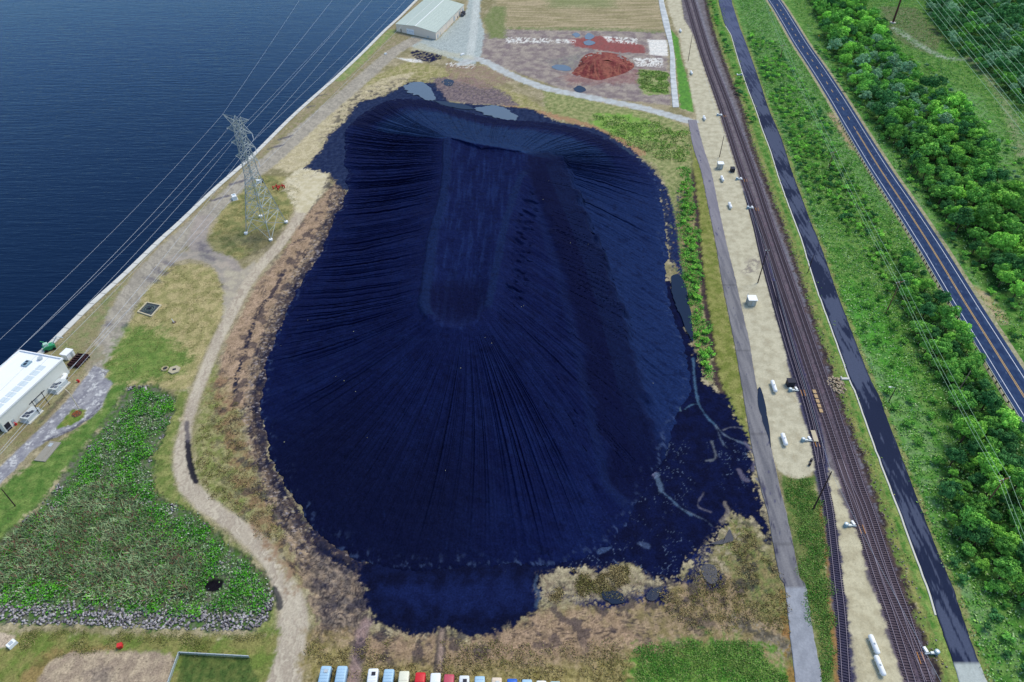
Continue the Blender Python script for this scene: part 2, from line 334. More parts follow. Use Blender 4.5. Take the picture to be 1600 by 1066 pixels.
put(pmask([(1296, 732), (1304, 740), (1311, 760), (1322, 800), (1341, 837), (1354, 894), (1380, 966), (1409, 1066), (1424, 1120), (1345, 1120), (1337, 1066), (1325, 966), (1316, 894), (1310, 837), (1303, 800), (1297, 760)], .8, .5), S(194, 187, 158), S(174, 166, 138), reg=3)
put(pmask([(1222, 742), (1248, 752), (1272, 742), (1277, 760), (1284, 800), (1294, 900), (1303, 1000), (1310, 1120), (1292, 1120), (1284, 1066), (1273, 1000), (1262, 950), (1258, 917), (1250, 905), (1240, 850), (1227, 800)], .6, .5), S(80, 108, 52), S(118, 126, 72), rough=.15, reg=0)
put(lmask([(1281, 790), (1290, 850), (1296, 930), (1304, 1010), (1308, 1100)], .5, .5, .4), S(160, 120, 75), S(130, 110, 70), op=.8)
put(lmask([(1205, 403), (1180, 410), (1170, 425)], 3, 2, 1.5), S(110, 100, 105), op=.6, thr=.0)
# --- verge, ditch and bushes west of the road
put(pmask([(1072, 210), (1083, 215), (1098, 268), (1106, 320), (1118, 380), (1128, 440), (1140, 500), (1147, 534), (1155, 580), (1165, 640), (1172, 690), (1150, 655), (1118, 600), (1108, 534), (1098, 480), (1088, 400), (1080, 320)], .5, .5), S(112, 122, 58), S(135, 136, 78))
put(pmask([(1040, 262), (1078, 262), (1086, 330), (1092, 392), (1100, 492), (1110, 534), (1112, 600), (1100, 592), (1085, 534), (1060, 440), (1045, 380)], .8, .7), S(150, 132, 100), S(110, 128, 72), ns=2)
put(lmask([(1076, 215), (1081, 267), (1088, 320), (1093, 392), (1101, 470), (1112, 534), (1120, 590), (1132, 622)], .9, .8, .4), S(62, 52, 56), S(80, 68, 62), rough=.3, z=-.35)
# --- north: meadow, dirt yard, field, apron
put(pmask([(850, 140), (960, 165), (1040, 182), (1078, 200), (1084, 262), (1050, 330), (1030, 265), (990, 235), (930, 205), (850, 175)], 1.5, 1.5), S(156, 156, 108), S(116, 128, 78), ns=2.5, rough=.2)
put(pmask([(930, 178), (985, 178), (1035, 200), (1022, 220), (985, 222), (945, 212), (925, 195)], 3, 2), S(112, 162, 62), S(130, 160, 80), op=.85, rough=.2)
put(pmask([(560, 130), (640, 95), (700, 108), (760, 128), (820, 150), (860, 175), (780, 175), (700, 140), (640, 135), (590, 155)], 2, 2), S(168, 158, 118), S(140, 138, 88), ns=3, rough=.15)
put(lmask([(790, 165), (850, 178), (905, 192), (960, 215), (1000, 240)], 2.6, 1.6, 1), S(172, 132, 104), S(150, 124, 92), op=.9)
put(pmask([(676, 122), (740, 120), (790, 145), (810, 165), (740, 165), (700, 158), (668, 150)], 3, 2), S(132, 118, 116), S(98, 88, 96), ns=1.6, rough=.25)
put(pmask([(700, 98), (760, 104), (800, 125), (760, 140), (700, 125)], 3, 2), S(150, 124, 116), S(140, 128, 104), op=.7)
FLD = [(772, -80), (1033, -80), (1040, 46), (950, 46), (870, 43), (800, 46), (776, 30)]
fs = fbm(X/30, Y/1.2, 1, 33, 3)
put(pmask(FLD, 1.5, 1), S(170, 156, 126), S(140, 132, 98), nz=fs)
put(pmask([(840, -40), (960, -60), (960, 12), (860, 12)], 6, 6), S(112, 132, 82), op=.5)
put(pmask([(740, 60), (775, 46), (1040, 50), (1050, 165), (980, 158), (900, 148), (820, 118), (752, 94)], 1.5, 1.5), S(158, 148, 138), S(128, 116, 116), ns=6, rough=.1)
put(pmask([(770, 10), (790, 10), (790, 60), (765, 60), (755, 30)], 2, 2), S(128, 134, 92), S(110, 122, 74))
put(lmask([(800, 44), (870, 45), (960, 46), (1030, 50)], 2.5, 3, 1.5), S(110, 128, 78), S(140, 136, 104), op=.8)
put(pmask([(880, 90), (905, 84), (915, 90), (900, 105), (880, 110), (850, 95)], 4, 3), S(140, 138, 128), S(112, 108, 112), op=.8)
put(pmask([(885, 62), (940, 56), (1008, 72), (1008, 84), (960, 82), (900, 73)], 1.5, 1), S(146, 84, 82), S(134, 84, 82))
put(pmask([(880, 118), (1000, 108), (1000, 130), (890, 132)], 5, 4), S(140, 86, 84), op=.45)
for L, o_, t_ in [([(1012, 62), (1042, 63), (1044, 88), (1016, 86)], 1, None), ([(988, 90), (1036, 91), (1036, 105), (995, 104)], 1, -.05), ([(940, 56), (996, 60), (996, 70), (950, 66)], 1, .0), ([(790, 58), (900, 62), (900, 68), (790, 68)], 1, .02), ([(700, 96), (745, 100), (740, 108), (690, 104)], .8, .1), ([(618, 90), (656, 93), (662, 98), (640, 97)], 1, -.3)]:
    put(pmask(L, .8, .5), S(228, 224, 216), S(205, 205, 200), op=o_, thr=t_)
put(pmask([(1000, 108), (1042, 112), (1046, 148), (1005, 149), (997, 130)], 1, 1), S(122, 148, 82), S(150, 152, 108), rough=.2)
put(pmask([(1046, 44), (1060, 60), (1064, 90), (1073, 118), (1080, 150), (1084, 176), (1063, 170), (1058, 120), (1056, 90), (1048, 50)], .6, .5), S(98, 150, 62), S(80, 128, 56))
put(pmask([(622, 53), (682, 63), (728, 18), (742, -40), (752, -40), (750, 25), (757, 50), (752, 85), (742, 100), (720, 98), (690, 86), (650, 76), (624, 64)], 1, .8), S(172, 182, 180), S(158, 168, 166))
put(lmask([(748, -40), (742, 30), (734, 92)], 2.6, .8, .8), S(190, 196, 192), op=.8)
put(lmask([(722, 100), (742, 92), (765, 100), (800, 118), (850, 137), (900, 148), (950, 158), (1000, 168), (1045, 180), (1080, 190)], 3.4, 1, .7), S(186, 192, 192), S(170, 172, 170), reg=1)
put(pmask([(655, 66), (685, 78), (740, 88), (740, 94), (680, 86), (640, 78)], 2, 2), S(182, 178, 150), op=.5)
put(pmask([(640, 82), (652, 78), (690, 86), (690, 92), (672, 98), (650, 93)], 1.5, .6), S(26, 30, 62), S(20, 24, 58), thr=-.12, rough=.2)
# --- shore side
SHP = [(x-14, y-14) for x, y in SHORE]
put(pmask([(60, 570)]+[(x+3, y+3) for x, y in SHORE[3:]]+[(720, -40), (690, 30), (640, 60), (590, 100), (520, 170), (430, 250), (330, 335), (230, 430), (160, 540), (150, 575)], 1.5, 1), S(154, 142, 116), S(132, 128, 92))
put(lmask([(530, 124), (560, 98), (585, 74), (612, 48)], 3.2, 1.2, 1), S(122, 142, 84), S(150, 150, 104))
put(lmask([(96, 560), (130, 520), (170, 480), (200, 445)], 3.5, 2, 2), S(110, 128, 72), S(146, 136, 104), op=.7)
put(pmask([(420, 258), (455, 222), (490, 188), (540, 152), (600, 122), (650, 112), (620, 140), (570, 162), (535, 200), (515, 215), (506, 235), (478, 262), (450, 270)], 1.5, 1.5), S(196, 184, 152), S(172, 162, 128))
SHR = [(648, 62), (612, 84), (550, 138), (482, 196), (425, 248), (398, 268), (360, 304), (318, 342), (280, 376), (245, 412), (215, 448), (196, 480), (178, 528), (160, 570)]
st = streak(math.radians(135), 14, .9, 41)
put(lmask(SHR, 5.0, .8, 1), S(172, 165, 150), S(146, 140, 128), reg=1, nz=st)
put(lmask([(318, 342), (308, 375), (318, 395), (345, 402), (362, 422), (378, 440)], 3.6, .6, .8), S(168, 158, 148), S(150, 142, 134), reg=1)
put(lmask([(262, 408), (285, 400), (310, 398), (340, 410), (352, 430), (358, 460), (352, 490)], 2.8, .6, .8), S(172, 162, 148), S(150, 144, 134), reg=1)
put(pmask([(352, 418), (375, 425), (398, 408), (402, 425), (372, 455), (350, 495), (346, 470)], .6, .8), S(178, 170, 150), S(160, 152, 138), reg=1)
put(pmask([(325, 375), (345, 330), (375, 302), (405, 275), (445, 276), (464, 292), (464, 318), (446, 350), (412, 388), (372, 405), (335, 393)], 1, 1), S(156, 148, 100), S(120, 124, 78), ns=4, rough=.15, reg=0)
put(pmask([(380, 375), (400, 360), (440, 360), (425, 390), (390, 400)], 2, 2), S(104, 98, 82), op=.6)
put(pmask([(262, 418), (300, 411), (335, 420), (349, 452), (348, 492), (328, 534), (310, 575), (293, 610), (230, 606), (168, 602), (162, 575), (188, 532), (208, 492), (230, 450)], .8, .8), S(172, 160, 116), S(146, 142, 94), ns=4, reg=0)
put(pmask([(196, 512), (245, 512), (270, 535), (300, 560), (280, 585), (220, 598), (165, 604), (162, 575), (182, 540)], 3, 3), S(90, 124, 54), S(114, 136, 68), op=.9)
put(pmask([(-40, 800), (0, 762), (80, 700), (118, 672), (150, 645), (175, 600), (200, 598), (170, 650), (120, 712), (60, 790), (0, 850), (-40, 880)], 1.5, 1), S(84, 118, 54), S(112, 134, 70))
for px, py, r in [(316, 383, 1.6), (318, 392, 2), (325, 403, 2.4), (250, 425, 2.6), (238, 438, 2.4), (262, 412, 1.6), (170, 507, .8), (192, 508, .6), (350, 450, .6)]:
    x, y, _ = G(px, py); put(lmask([(x-r, y+r*.8), (x, y), (x+r, y-r*.4)], .7*r/2+.3, 1.4, 1.2, px=False), S(88, 86, 100), op=.6)
for px, py in [(446, 215), (430, 230), (372, 285), (343, 310), (480, 168), (498, 150)]:
    x, y, _ = G(px, py); put(lmask([(x-3, y-2.2), (x+3, y+2.2)], .8, 1, .6, px=False), S(70, 70, 92), op=.7)
# --- dirt road
put(pmask([(330, 560), (305, 680), (303, 740), (330, 782), (400, 822), (455, 870), (450, 830), (425, 790), (400, 740), (380, 680), (372, 600)], 1.5, 1.5), S(152, 148, 104), S(120, 128, 72), ns=2.5, rough=.2)
put(pmask([(275, 612), (297, 606), (282, 660), (269, 710), (276, 766), (330, 820), (390, 868), (420, 915), (432, 950), (430, 990), (400, 990), (405, 930), (330, 845), (240, 772), (230, 720), (262, 660)], 1, 1), S(136, 140, 84), S(104, 120, 62), ns=3)
d2 = GP(DR_L); rt = streak(math.radians(100), 20, .7, 44)
put(pmask(poly_of(DR_L, DR_R), .5, .7), S(192, 182, 162), S(164, 152, 136), reg=1, nz=rt)
put(pmask([(440, 285), (470, 262), (520, 262), (508, 300), (480, 335), (462, 330)], 1, 1), S(205, 196, 168), S(188, 178, 146))
put(lmask([(293, 690), (296, 720), (303, 745), (307, 753)], .75, .3, .25), S(18, 20, 40), op=.95)
put(lmask([(292, 660), (294, 690)], .6, .4, .4), S(84, 80, 88), op=.8)
put(lmask([(428, 920), (435, 935), (437, 950)], .7, .3, .3), S(62, 62, 66), op=.9)
# --- reddish bank and churned rim of the pile
RIM = [(536, 275), (540, 330), (512, 392), (480, 440), (452, 492), (428, 560), (412, 640), (424, 720), (455, 790), (500, 842), (560, 882), (570, 930), (545, 985), (500, 985), (470, 900), (440, 830), (412, 770), (392, 710), (382, 640), (390, 570), (418, 500), (448, 440), (486, 380), (512, 330), (520, 290)]
put(pmask([(478, 336), (505, 305), (525, 285), (530, 330), (500, 385), (470, 425), (440, 475), (405, 560), (398, 620), (375, 640), (350, 640), (338, 600), (350, 545), (375, 490), (400, 445), (440, 398)], 1.2, 1), S(172, 148, 124), S(154, 132, 108), ns=3)
put(lmask([(345, 600), (360, 660), (375, 710), (400, 780), (440, 850), (470, 900)], 3, 3, 2), S(140, 112, 86), S(150, 140, 100), op=.8, rough=.2)
put(pmask(RIM, 1.6, .6), S(166, 146, 120), S(136, 120, 102), ns=1.6, rough=.15)
P_B = [(545, 195), (537, 235), (540, 300), (520, 345), (500, 392), (478, 425), (455, 465), (435, 515), (415, 565), (406, 620), (412, 685), (440, 760), (490, 832), (560, 880), (650, 894)]
bw = spline(GP(P_B), 120); idx, m = pmask(RIM, 1.5, .6)
dd = seg_dist(bw, X[idx], Y[idx], False)
rip = np.abs(pn(dd/1.5+fbm(X[idx], Y[idx], 6, 51, 3)*2.6, fbm(X[idx], Y[idx], 9, 52, 2)*5, 53)); rip = ss(.30, .06, rip)
rip *= ss(-.35, .05, fbm(X[idx], Y[idx], 3.5, 54, 3))
col[idx] += (S(30, 30, 48)-col[idx])*(rip*m*.95*ss(15, 4, dd))[:, None]; Z[idx] += m*(.35*pn(dd/1.3, X[idx]/9, 55))
fr_ = ss(4.5, .5, dd)*ss(-.12, .12, fbm(X[idx], Y[idx], 2.2, 57, 4)+.25*ss(4, 0, dd)); col[idx] += (S(16, 22, 48)-col[idx])*(fr_*.92*m)[:, None]
rip2 = ss(.35, .7, fbm(X[idx]/1.6, Y[idx]/.5, 1, 56, 3)+.25)*ss(10, 2, dd)
col[idx] += (S(185, 178, 182)-col[idx])*(rip2*m*.6)[:, None]
put(lmask([(415, 470), (400, 495), (385, 540), (370, 590), (368, 612)], 1.0, 1.1, .3), S(24, 30, 56), S(20, 26, 46), thr=-.05)
put(lmask([(440, 430), (432, 448), (422, 465)], .8, .8, .3), S(26, 30, 58), op=.9)
put(pmask([(482, 850), (540, 880), (574, 905), (578, 965), (560, 1005), (510, 1000), (492, 930)], 2, 1.5), S(146, 130, 114), S(104, 96, 92), ns=2, rough=.25)
idx, m = pmask([(482, 850), (540, 880), (574, 905), (578, 965), (560, 1005), (510, 1000), (492, 930)], 2, 1.5)
cx_, cy_, _ = G(545, 905); rad = np.hypot(X[idx]-cx_, (Y[idx]-cy_)*1.2)
sw_ = ss(.26, .05, np.abs(pn(rad/1.3+fbm(X[idx], Y[idx], 4, 58, 3)*3, fbm(X[idx], Y[idx], 8, 59, 2)*3, 60)))*ss(-.3, .1, fbm(X[idx], Y[idx], 4, 61, 3)+.1)
col[idx] += (S(34, 34, 46)-col[idx])*(sw_*m*.85)[:, None]
put(lmask([(490, 838), (520, 862), (560, 884), (590, 892)], 2.2, 1.6, .5), S(18, 26, 60), S(14, 20, 46), thr=-.2)
put(lmask([(404, 600), (400, 640), (412, 700), (432, 750), (470, 808)], .8, 1.2, .4), S(20, 24, 50), thr=-.15)
put(lmask([(395, 640), (398, 690), (420, 745), (455, 800), (490, 850)], .4, .8, .3), S(50, 44, 50), thr=-.1)
# --- south strip
put(pmask([(475, 985), (580, 985), (740, 1004), (850, 950), (1000, 930), (1100, 900), (1222, 880), (1240, 1000), (1250, 1130), (470, 1130)], 1.5, 1.5), S(160, 140, 112), S(128, 116, 78), ns=2.2, rough=.12)
sst = streak(math.radians(4), 12, .6, 61)
put(pmask([(560, 990), (740, 1005), (850, 958), (960, 960), (1020, 1000), (900, 1030), (700, 1035), (570, 1030)], 3, 3), S(172, 146, 122), S(138, 116, 96), nz=sst, op=.8)
put(pmask([(480, 1005), (560, 1010), (570, 1040), (900, 1040), (1000, 1020), (1000, 1120), (475, 1120)], 2, 2), S(158, 148, 98), S(118, 112, 62), ns=1.2, op=.8, rough=.12)
put(pmask([(990, 1032), (1040, 1012), (1110, 1000), (1180, 1008), (1218, 1030), (1238, 1066), (1245, 1130), (980, 1130)], 4, 2.5), S(78, 130, 48), S(110, 142, 66), ns=2, rough=.15)
put(pmask([(1130, 818), (1165, 808), (1195, 855), (1225, 905), (1226, 970), (1180, 960), (1150, 910), (1125, 870)], 2, 1.5), S(112, 122, 70), S(140, 130, 88), ns=1.5, rough=.25)
put(lmask([(1226, 930), (1230, 980), (1238, 1040), (1244, 1100)], 1, .8, .6), S(150, 110, 66), S(110, 120, 60), op=.8)
put(lmask([(1150, 970), (1190, 990), (1232, 1015)], 2.2, 1.5, 1), S(146, 136, 118), S(80, 76, 66), thr=-.1)
put(lmask([(572, 975), (562, 1010), (556, 1040), (552, 1100)], 1.5, .8, .8), S(150, 128, 126), S(120, 108, 104), op=.9)
for dx in (0, 9): put(lmask([(686+dx, 984), (684+dx, 1015), (681+dx, 1048)], .55, .3, .3), S(74, 68, 68), op=.85)
put(lmask([(691, 984), (689, 1015), (687, 1050)], .5, .2, .4), S(158, 138, 126), op=.8)
# --- south-west corner
put(pmask([(-60, 985), (60, 988), (180, 992), (410, 994), (434, 985), (434, 1010), (414, 1066), (400, 1130), (-60, 1130)], 1, .8), S(104, 122, 58), S(132, 130, 78), ns=4)
put(pmask([(30, 1066), (60, 1025), (110, 1012), (190, 1012), (90, 1030), (65, 1066), (60, 1130), (20, 1130)], 1, 1), S(150, 126, 84), S(112, 100, 62), op=.8)
put(pmask([(60, 1066), (75, 1035), (110, 1019), (200, 1018), (268, 1021), (274, 1035), (262, 1066), (252, 1130), (50, 1130)], .6, .5), S(176, 160, 136), S(152, 136, 118), ns=3)
put(pmask([(135, 1050), (170, 1045), (172, 1066), (140, 1072)], 1.5, 1.5), S(110, 100, 96), op=.6)
put(pmask([(284, 1024), (390, 1029), (404, 1066), (400, 1130), (262, 1130)], .5, .5), S(70, 92, 46), S(96, 108, 58), ns=2)
put(pmask([(-40, 985), (0, 988), (26, 992), (20, 1010), (0, 1014), (-40, 1014)], .4, .4), S(194, 178, 156), S(176, 160, 140))
# --- retention basin
BAS = [(200, 602), (240, 600), (275, 622), (265, 660), (238, 715), (240, 770), (300, 800), (368, 858), (412, 895), (430, 935), (412, 978), (380, 985), (280, 984), (180, 980), (60, 975), (-20, 975), (-60, 900), (0, 842), (60, 788), (120, 708), (170, 650)]
put(pmask(BAS, 1.2, .8), S(104, 108, 92), S(76, 112, 52), ns=1.5, rough=.3, z=-.6)
REED = [(90, 790), (130, 760), (185, 755), (215, 790), (255, 830), (300, 865), (320, 890), (300, 930), (200, 938), (120, 930), (95, 900), (60, 905), (10, 915), (-20, 880), (30, 830)]
put(pmask(REED, 5, 5), S(92, 110, 74), S(96, 84, 70), ns=4)
x, y, _ = G(332, 912); put(lmask([(x-.6, y), (x+.6, y)], 1.6, .3, .3, px=False), S(22, 20, 28), z=-1.0)
# --- drive by the white building
DRV = [(-60, 800), (-60, 770), (0, 729), (60, 672), (110, 620), (147, 571), (170, 579), (164, 590), (176, 600), (165, 618), (160, 636), (140, 655), (110, 674), (80, 686), (50, 704), (0, 757)]
put(pmask(DRV, .4, .4), S(158, 158, 162), S(132, 132, 140), ns=2, reg=4)
put(pmask(DRV, .4, .4), S(205, 206, 204), op=.75, thr=.22)
put(lmask([(70, 690), (110, 672), (142, 650), (158, 630)], .6, .4, .3), S(60, 58, 72), op=.7, thr=-.1)
put(lmask([(62, 660), (90, 628), (105, 612)], .8, .4, .3), S(62, 60, 74), op=.8)
put(pmask([(86, 671), (112, 640), (136, 640), (132, 652), (112, 664)], .4, .4), S(98, 126, 52), S(130, 134, 74), reg=0)
put(pmask([(110, 545), (160, 540), (165, 560), (145, 572), (120, 600), (80, 650), (40, 690), (0, 725), (-20, 700), (60, 640)], 1, .8), S(140, 128, 96), S(110, 118, 70), op=.5)
ring = GP([(640, 130), (560, 160), (530, 230), (520, 300), (480, 380), (430, 470), (390, 560), (388, 640), (412, 740), (470, 840), (550, 905), (570, 980), (700, 1000), (850, 965), (1000, 945), (1120, 920), (1190, 850)]); rs_ = spline(ring, 70)
idx = np.where((X > rs_[:, 0].min()-30) & (X < rs_[:, 0].max()+30) & (Y > 62) & (Y < rs_[:, 1].max()+30))[0]
d_ = seg_dist(rs_, X[idx], Y[idx], False); fall = ss(17, 2, d_)
dirt = ss(-.05, .18, fbm(X[idx], Y[idx], 6, 63, 5)+.25*fall-.12)*fall
col[idx] += (mix(S(130, 110, 88)[None], S(104, 92, 80)[None], ss(-.2, .2, n_b[idx]))-col[idx])*(dirt*.22*(REG[idx] != 1))[:, None]
rut = ss(.16, .03, np.abs(pn(d_/1.0+fbm(X[idx], Y[idx], 9, 64, 3)*2, fbm(X[idx], Y[idx], 14, 65, 2)*6, 66)))*ss(-.05, .2, fbm(X[idx], Y[idx], 5, 67, 3))*ss(15, 5, d_)
col[idx] += (S(52, 46, 50)-col[idx])*(rut*.7*(REG[idx] != 1))[:, None]
stn = ss(.22, .34, fbm(X[idx], Y[idx], 4.5, 68, 5)+.16*fall)*fall; col[idx] += (S(28, 32, 54)-col[idx])*(stn*.65*(REG[idx] != 1))[:, None]
# --- coal-covered ground
COALF = [(1046, 430), (1084, 545), (1102, 595), (1112, 605), (1135, 620), (1150, 650), (1172, 690), (1178, 740), (1190, 790), (1204, 838), (1196, 850), (1180, 812), (1140, 800), (1118, 850), (1078, 870), (1062, 905), (1020, 910), (985, 880), (930, 890), (850, 895), (800, 900), (760, 860), (900, 700), (1000, 500)]
put(pmask(COALF, 1.8, .5), S(14, 22, 58), S(11, 16, 44), reg=5, rough=.18)
put(pmask([(560, 890), (590, 860), (860, 860), (848, 925), (842, 952), (800, 978), (740, 992), (690, 985), (640, 992), (585, 972), (572, 930)], 1.2, .5), S(15, 23, 56), S(11, 16, 42), reg=5, rough=.06)
put(pmask([(598, 918), (640, 910), (690, 915), (740, 905), (815, 902), (832, 915), (832, 938), (810, 952), (770, 960), (690, 955), (620, 945)], 2, 2.5), S(22, 34, 78), S(18, 28, 68), op=.7, reg=5)
put(pmask([(475, 262), (500, 238), (512, 214), (536, 192), (560, 160), (600, 150), (640, 128), (680, 130), (700, 160), (780, 165), (830, 170), (870, 190), (930, 200), (985, 232), (1018, 262), (1040, 290), (1058, 400), (1050, 420), (1030, 300), (960, 240), (850, 200), (600, 170), (555, 260), (545, 300), (530, 292), (515, 272)], 1.8, .6), S(26, 38, 70), S(42, 54, 84), ns=2, reg=5, rough=.15)
put(pmask([(1055, 290), (1075, 300), (1060, 420), (1048, 400)], 2, 1), S(30, 42, 80), thr=.12)
put(lmask([(1012, 262), (1040, 300), (1052, 350), (1058, 400), (1064, 430)], 1.2, 1, .5), S(30, 46, 88), S(24, 34, 70), thr=-.2)
for L in [[(850, 925), (950, 940), (985, 925)], [(930, 935), (965, 935), (980, 925)], [(1000, 930), (1035, 925), (1030, 935)], [(1090, 890), (1120, 900), (1115, 910)], [(1080, 905), (1100, 860)]]:
    put(lmask(L, 1.6, 1.6, .4), S(24, 36, 80), S(20, 26, 62), thr=-.2)
put(pmask([(842, 898), (990, 885), (1018, 905), (1000, 930), (850, 948), (838, 925)], 2, 1), S(160, 150, 122), S(124, 112, 94), ns=1.3, thr=-.12, rough=.3)
put(pmask([(1075, 905), (1100, 845), (1150, 790), (1170, 830), (1140, 900)], 2.5, 1), S(160, 148, 124), S(116, 112, 84), ns=1.3, thr=.06, rough=.3)
# sediment streaks washed over the coal
for L, wd, c in [([(1083, 560), (1086, 600), (1092, 632), (1105, 652), (1118, 665)], .55, (70, 120, 165)), ([(1118, 665), (1135, 682), (1160, 692), (1178, 700)], .4, (110, 135, 165)), ([(1092, 632), (1080, 633), (1070, 640)], .3, (70, 120, 160)),
                 ([(1118, 665), (1128, 690), (1136, 700)], .25, (100, 125, 155)), ([(1130, 672), (1145, 668), (1168, 672), (1180, 685)], .28, (130, 135, 150)), ([(1060, 636), (1063, 642)], .6, (90, 135, 165)),
                 ([(1018, 722), (1020, 735), (1026, 745)], 1.5, (128, 130, 178)), ([(1026, 742), (1030, 755), (1033, 768)], 1.4, (80, 112, 150)), ([(1033, 768), (1048, 780), (1064, 795), (1080, 805)], .5, (80, 120, 165)), ([(1064, 795), (1100, 812), (1112, 822)], .25, (105, 130, 160)),
                 ([(1036, 694), (1042, 704), (1038, 715)], .5, (60, 84, 130)), ([(1155, 735), (1162, 748), (1168, 750)], 1.3, (110, 105, 135)), ([(1182, 748), (1187, 752)], .9, (62, 84, 140)), ([(938, 862), (950, 856)], 1.6, (44, 74, 130)), ([(1000, 850), (1012, 853)], 1.3, (56, 80, 130)),
                 ([(1132, 785), (1138, 800), (1128, 815)], 1.0, (150, 138, 125)), ([(1100, 770), (1090, 790), (1110, 800)], .25, (120, 120, 140)), ([(840, 900), (836, 915), (842, 930), (838, 948)], .8, (52, 80, 120)), ([(1112, 690), (1118, 715), (1104, 720)], .5, (110, 120, 130)), ([(1165, 692), (1180, 715), (1176, 735)], .8, (105, 100, 130))]:
    put(lmask(L, wd*.5, .35, .3), S(*[v*.62+30 for v in c]), op=.75)
idx, m = pmask(COALF, 1.5, .5); vv = np.abs(pn(X[idx]/5+n_a[idx]*2, Y[idx]/5+n_b[idx]*1.5, 71)); ve = ss(.028, .0, vv)*ss(-.1, .25, fbm(X[idx], Y[idx], 16, 72, 2)+.1)
sel = ve*m*(Y[idx] < 128); col[idx] += (S(88, 104, 130)-col[idx])*(sel*.75)[:, None]
# fine speckle everywhere
kk = np.where((REG == 1) | (REG == 3) | (REG == 4), .35, 1.0)*np.where(Y > 640, 0, 1); col *= (1+kk*(.30*n_c+.18*fbm(X, Y, .5, 8, 2)+.12*n_b))[:, None]; col = np.clip(col, .001, .9)
# terrain level: lake bed, flattening below roads
SHW = GP(SHORE)
dsh = seg_dist(SHW, X, Y, False); lake = inside(np.vstack([SHW, [[-9000, 9000], [-9000, -3000], SHW[0]+[-400, -300]]]), X, Y)
col = np.where(lake[:, None], S(40, 45, 50)[None, :], col); Z = np.where(lake, -5.0, Z)
for pts in (poly_of(WR_L, WR_R), poly_of(PT_L, PT_R), poly_of(CR_L, CR_R)):
    idx, m = pmask(pts, 0, 1.6); Z[idx] *= (1-np.minimum(m*2, 1)); Z[idx] -= .05*(m > 0.3)
idx, m = lmask(hw[::20], 6, 0, 2, px=False); Z[idx] *= (1-np.minimum(m*2, 1)); Z[idx] -= .05*(m > .3)
for T in (TA, TB, SDG, XO):
    idx, m = lmask(T, 2.2, 0, 1); Z[idx] *= (1-m)
far = (Y < 50) | (Y > 645) | (np.abs(X) > half(Y)*1.15)
Z = np.where(far & ~lake, 0, Z)
V = np.stack([X, Y, Z], 1)
ii = np.arange(NR*NC).reshape(NR, NC)
Q = np.stack([ii[:-1, :-1], ii[:-1, 1:], ii[1:, 1:], ii[1:, :-1]], -1).reshape(-1, 4)
fr = REG[Q[:, 0]]
lakeq = lake[Q].all(1)
SHEETS = {0: "ground", 1: "dirt_road", 2: "railway_ballast", 3: "gravel_strip", 4: "driveway", 5: "coal_yard"}
for k, nm in SHEETS.items():
    q = Q[(fr == k)]
    used = np.unique(q); mp = np.full(len(V), -1, np.int32); mp[used] = np.arange(len(used), dtype=np.int32)
    o = npmesh(nm, V[used], mp[q], M_COAL if k == 5 else (M_SAND if k in (1, 3, 4) else M_GROUND), col[used]); tag(o, kind="structure")
# ------------------------------------------------------------------ lake
lk = MB(); wl = -1.3
ps = [(p[0]+1.2, p[1]-1.0, wl) for p in SHW]+[(600, 9000, wl), (-9000, 9000, wl), (-9000, -3000, wl), (-600, -300, wl)]
lk.v = ps; lk.f = [tuple(range(len(ps)))[::-1]]
M_LAKE = water_mat("lake_water", (0.0008, 0.015, 0.052), 0.06, [(0.03, .3, .5, 1.6, .05), (0.20, .5, .3, 2.0, -.12), (0.6, .3, .35, 2.0, .1)], 0.40, .30)
lko = lk.build("lake", M_LAKE)
if lko.data.polygons[0].normal.z < 0: lko.data.flip_normals()
tag(lko, kind="structure")
# seawall: cap, face, joints
sw = empty("seawall", (SHW[3][0], SHW[3][1], 0))
tag(sw, "long pale concrete seawall between the dark lake and the shore track", "seawall")
wp = spline(SHW, 260); wd_ = np.gradient(wp, axis=0); wd_ /= np.linalg.norm(wd_, axis=1)[:, None]; wn = np.stack([wd_[:, 1], -wd_[:, 0]], 1)
b = MB(); ox, oy = SHW[3]
def wring(i, a, c, z0, z1):
    p = wp[i]; l = p-wn[i]*a; r = p+wn[i]*c
    return [(l[0]-ox, l[1]-oy, z0), (r[0]-ox, r[1]-oy, z0), (r[0]-ox, r[1]-oy, z1), (l[0]-ox, l[1]-oy, z1)]
b.rings([wring(i, 1.2, .9, .12, .42) for i in range(260)]); b.build("wall_cap", M_CONC, sw)
b = MB(); b.rings([wring(i, .9, .5, -4.5, .12) for i in range(260)]); b.build("wall_face", pmat("wall_face_concrete", S(120, 118, 112)), sw)
jm = None
for i in range(4, 256, 3):
    p = wp[i]
    if jm is None: jm = MB().box((0, 0, .425), (2.14, .16, .02)).build("joint", M_DARK, sw); c = jm
    else: c = jm.copy(); sc.collection.objects.link(c); c.parent = sw
    c.location = (p[0]-ox-wn[i][0]*.15, p[1]-oy-wn[i][1]*.15, 0); c.rotation_euler = (0, 0, math.atan2(wn[i][1], wn[i][0]))

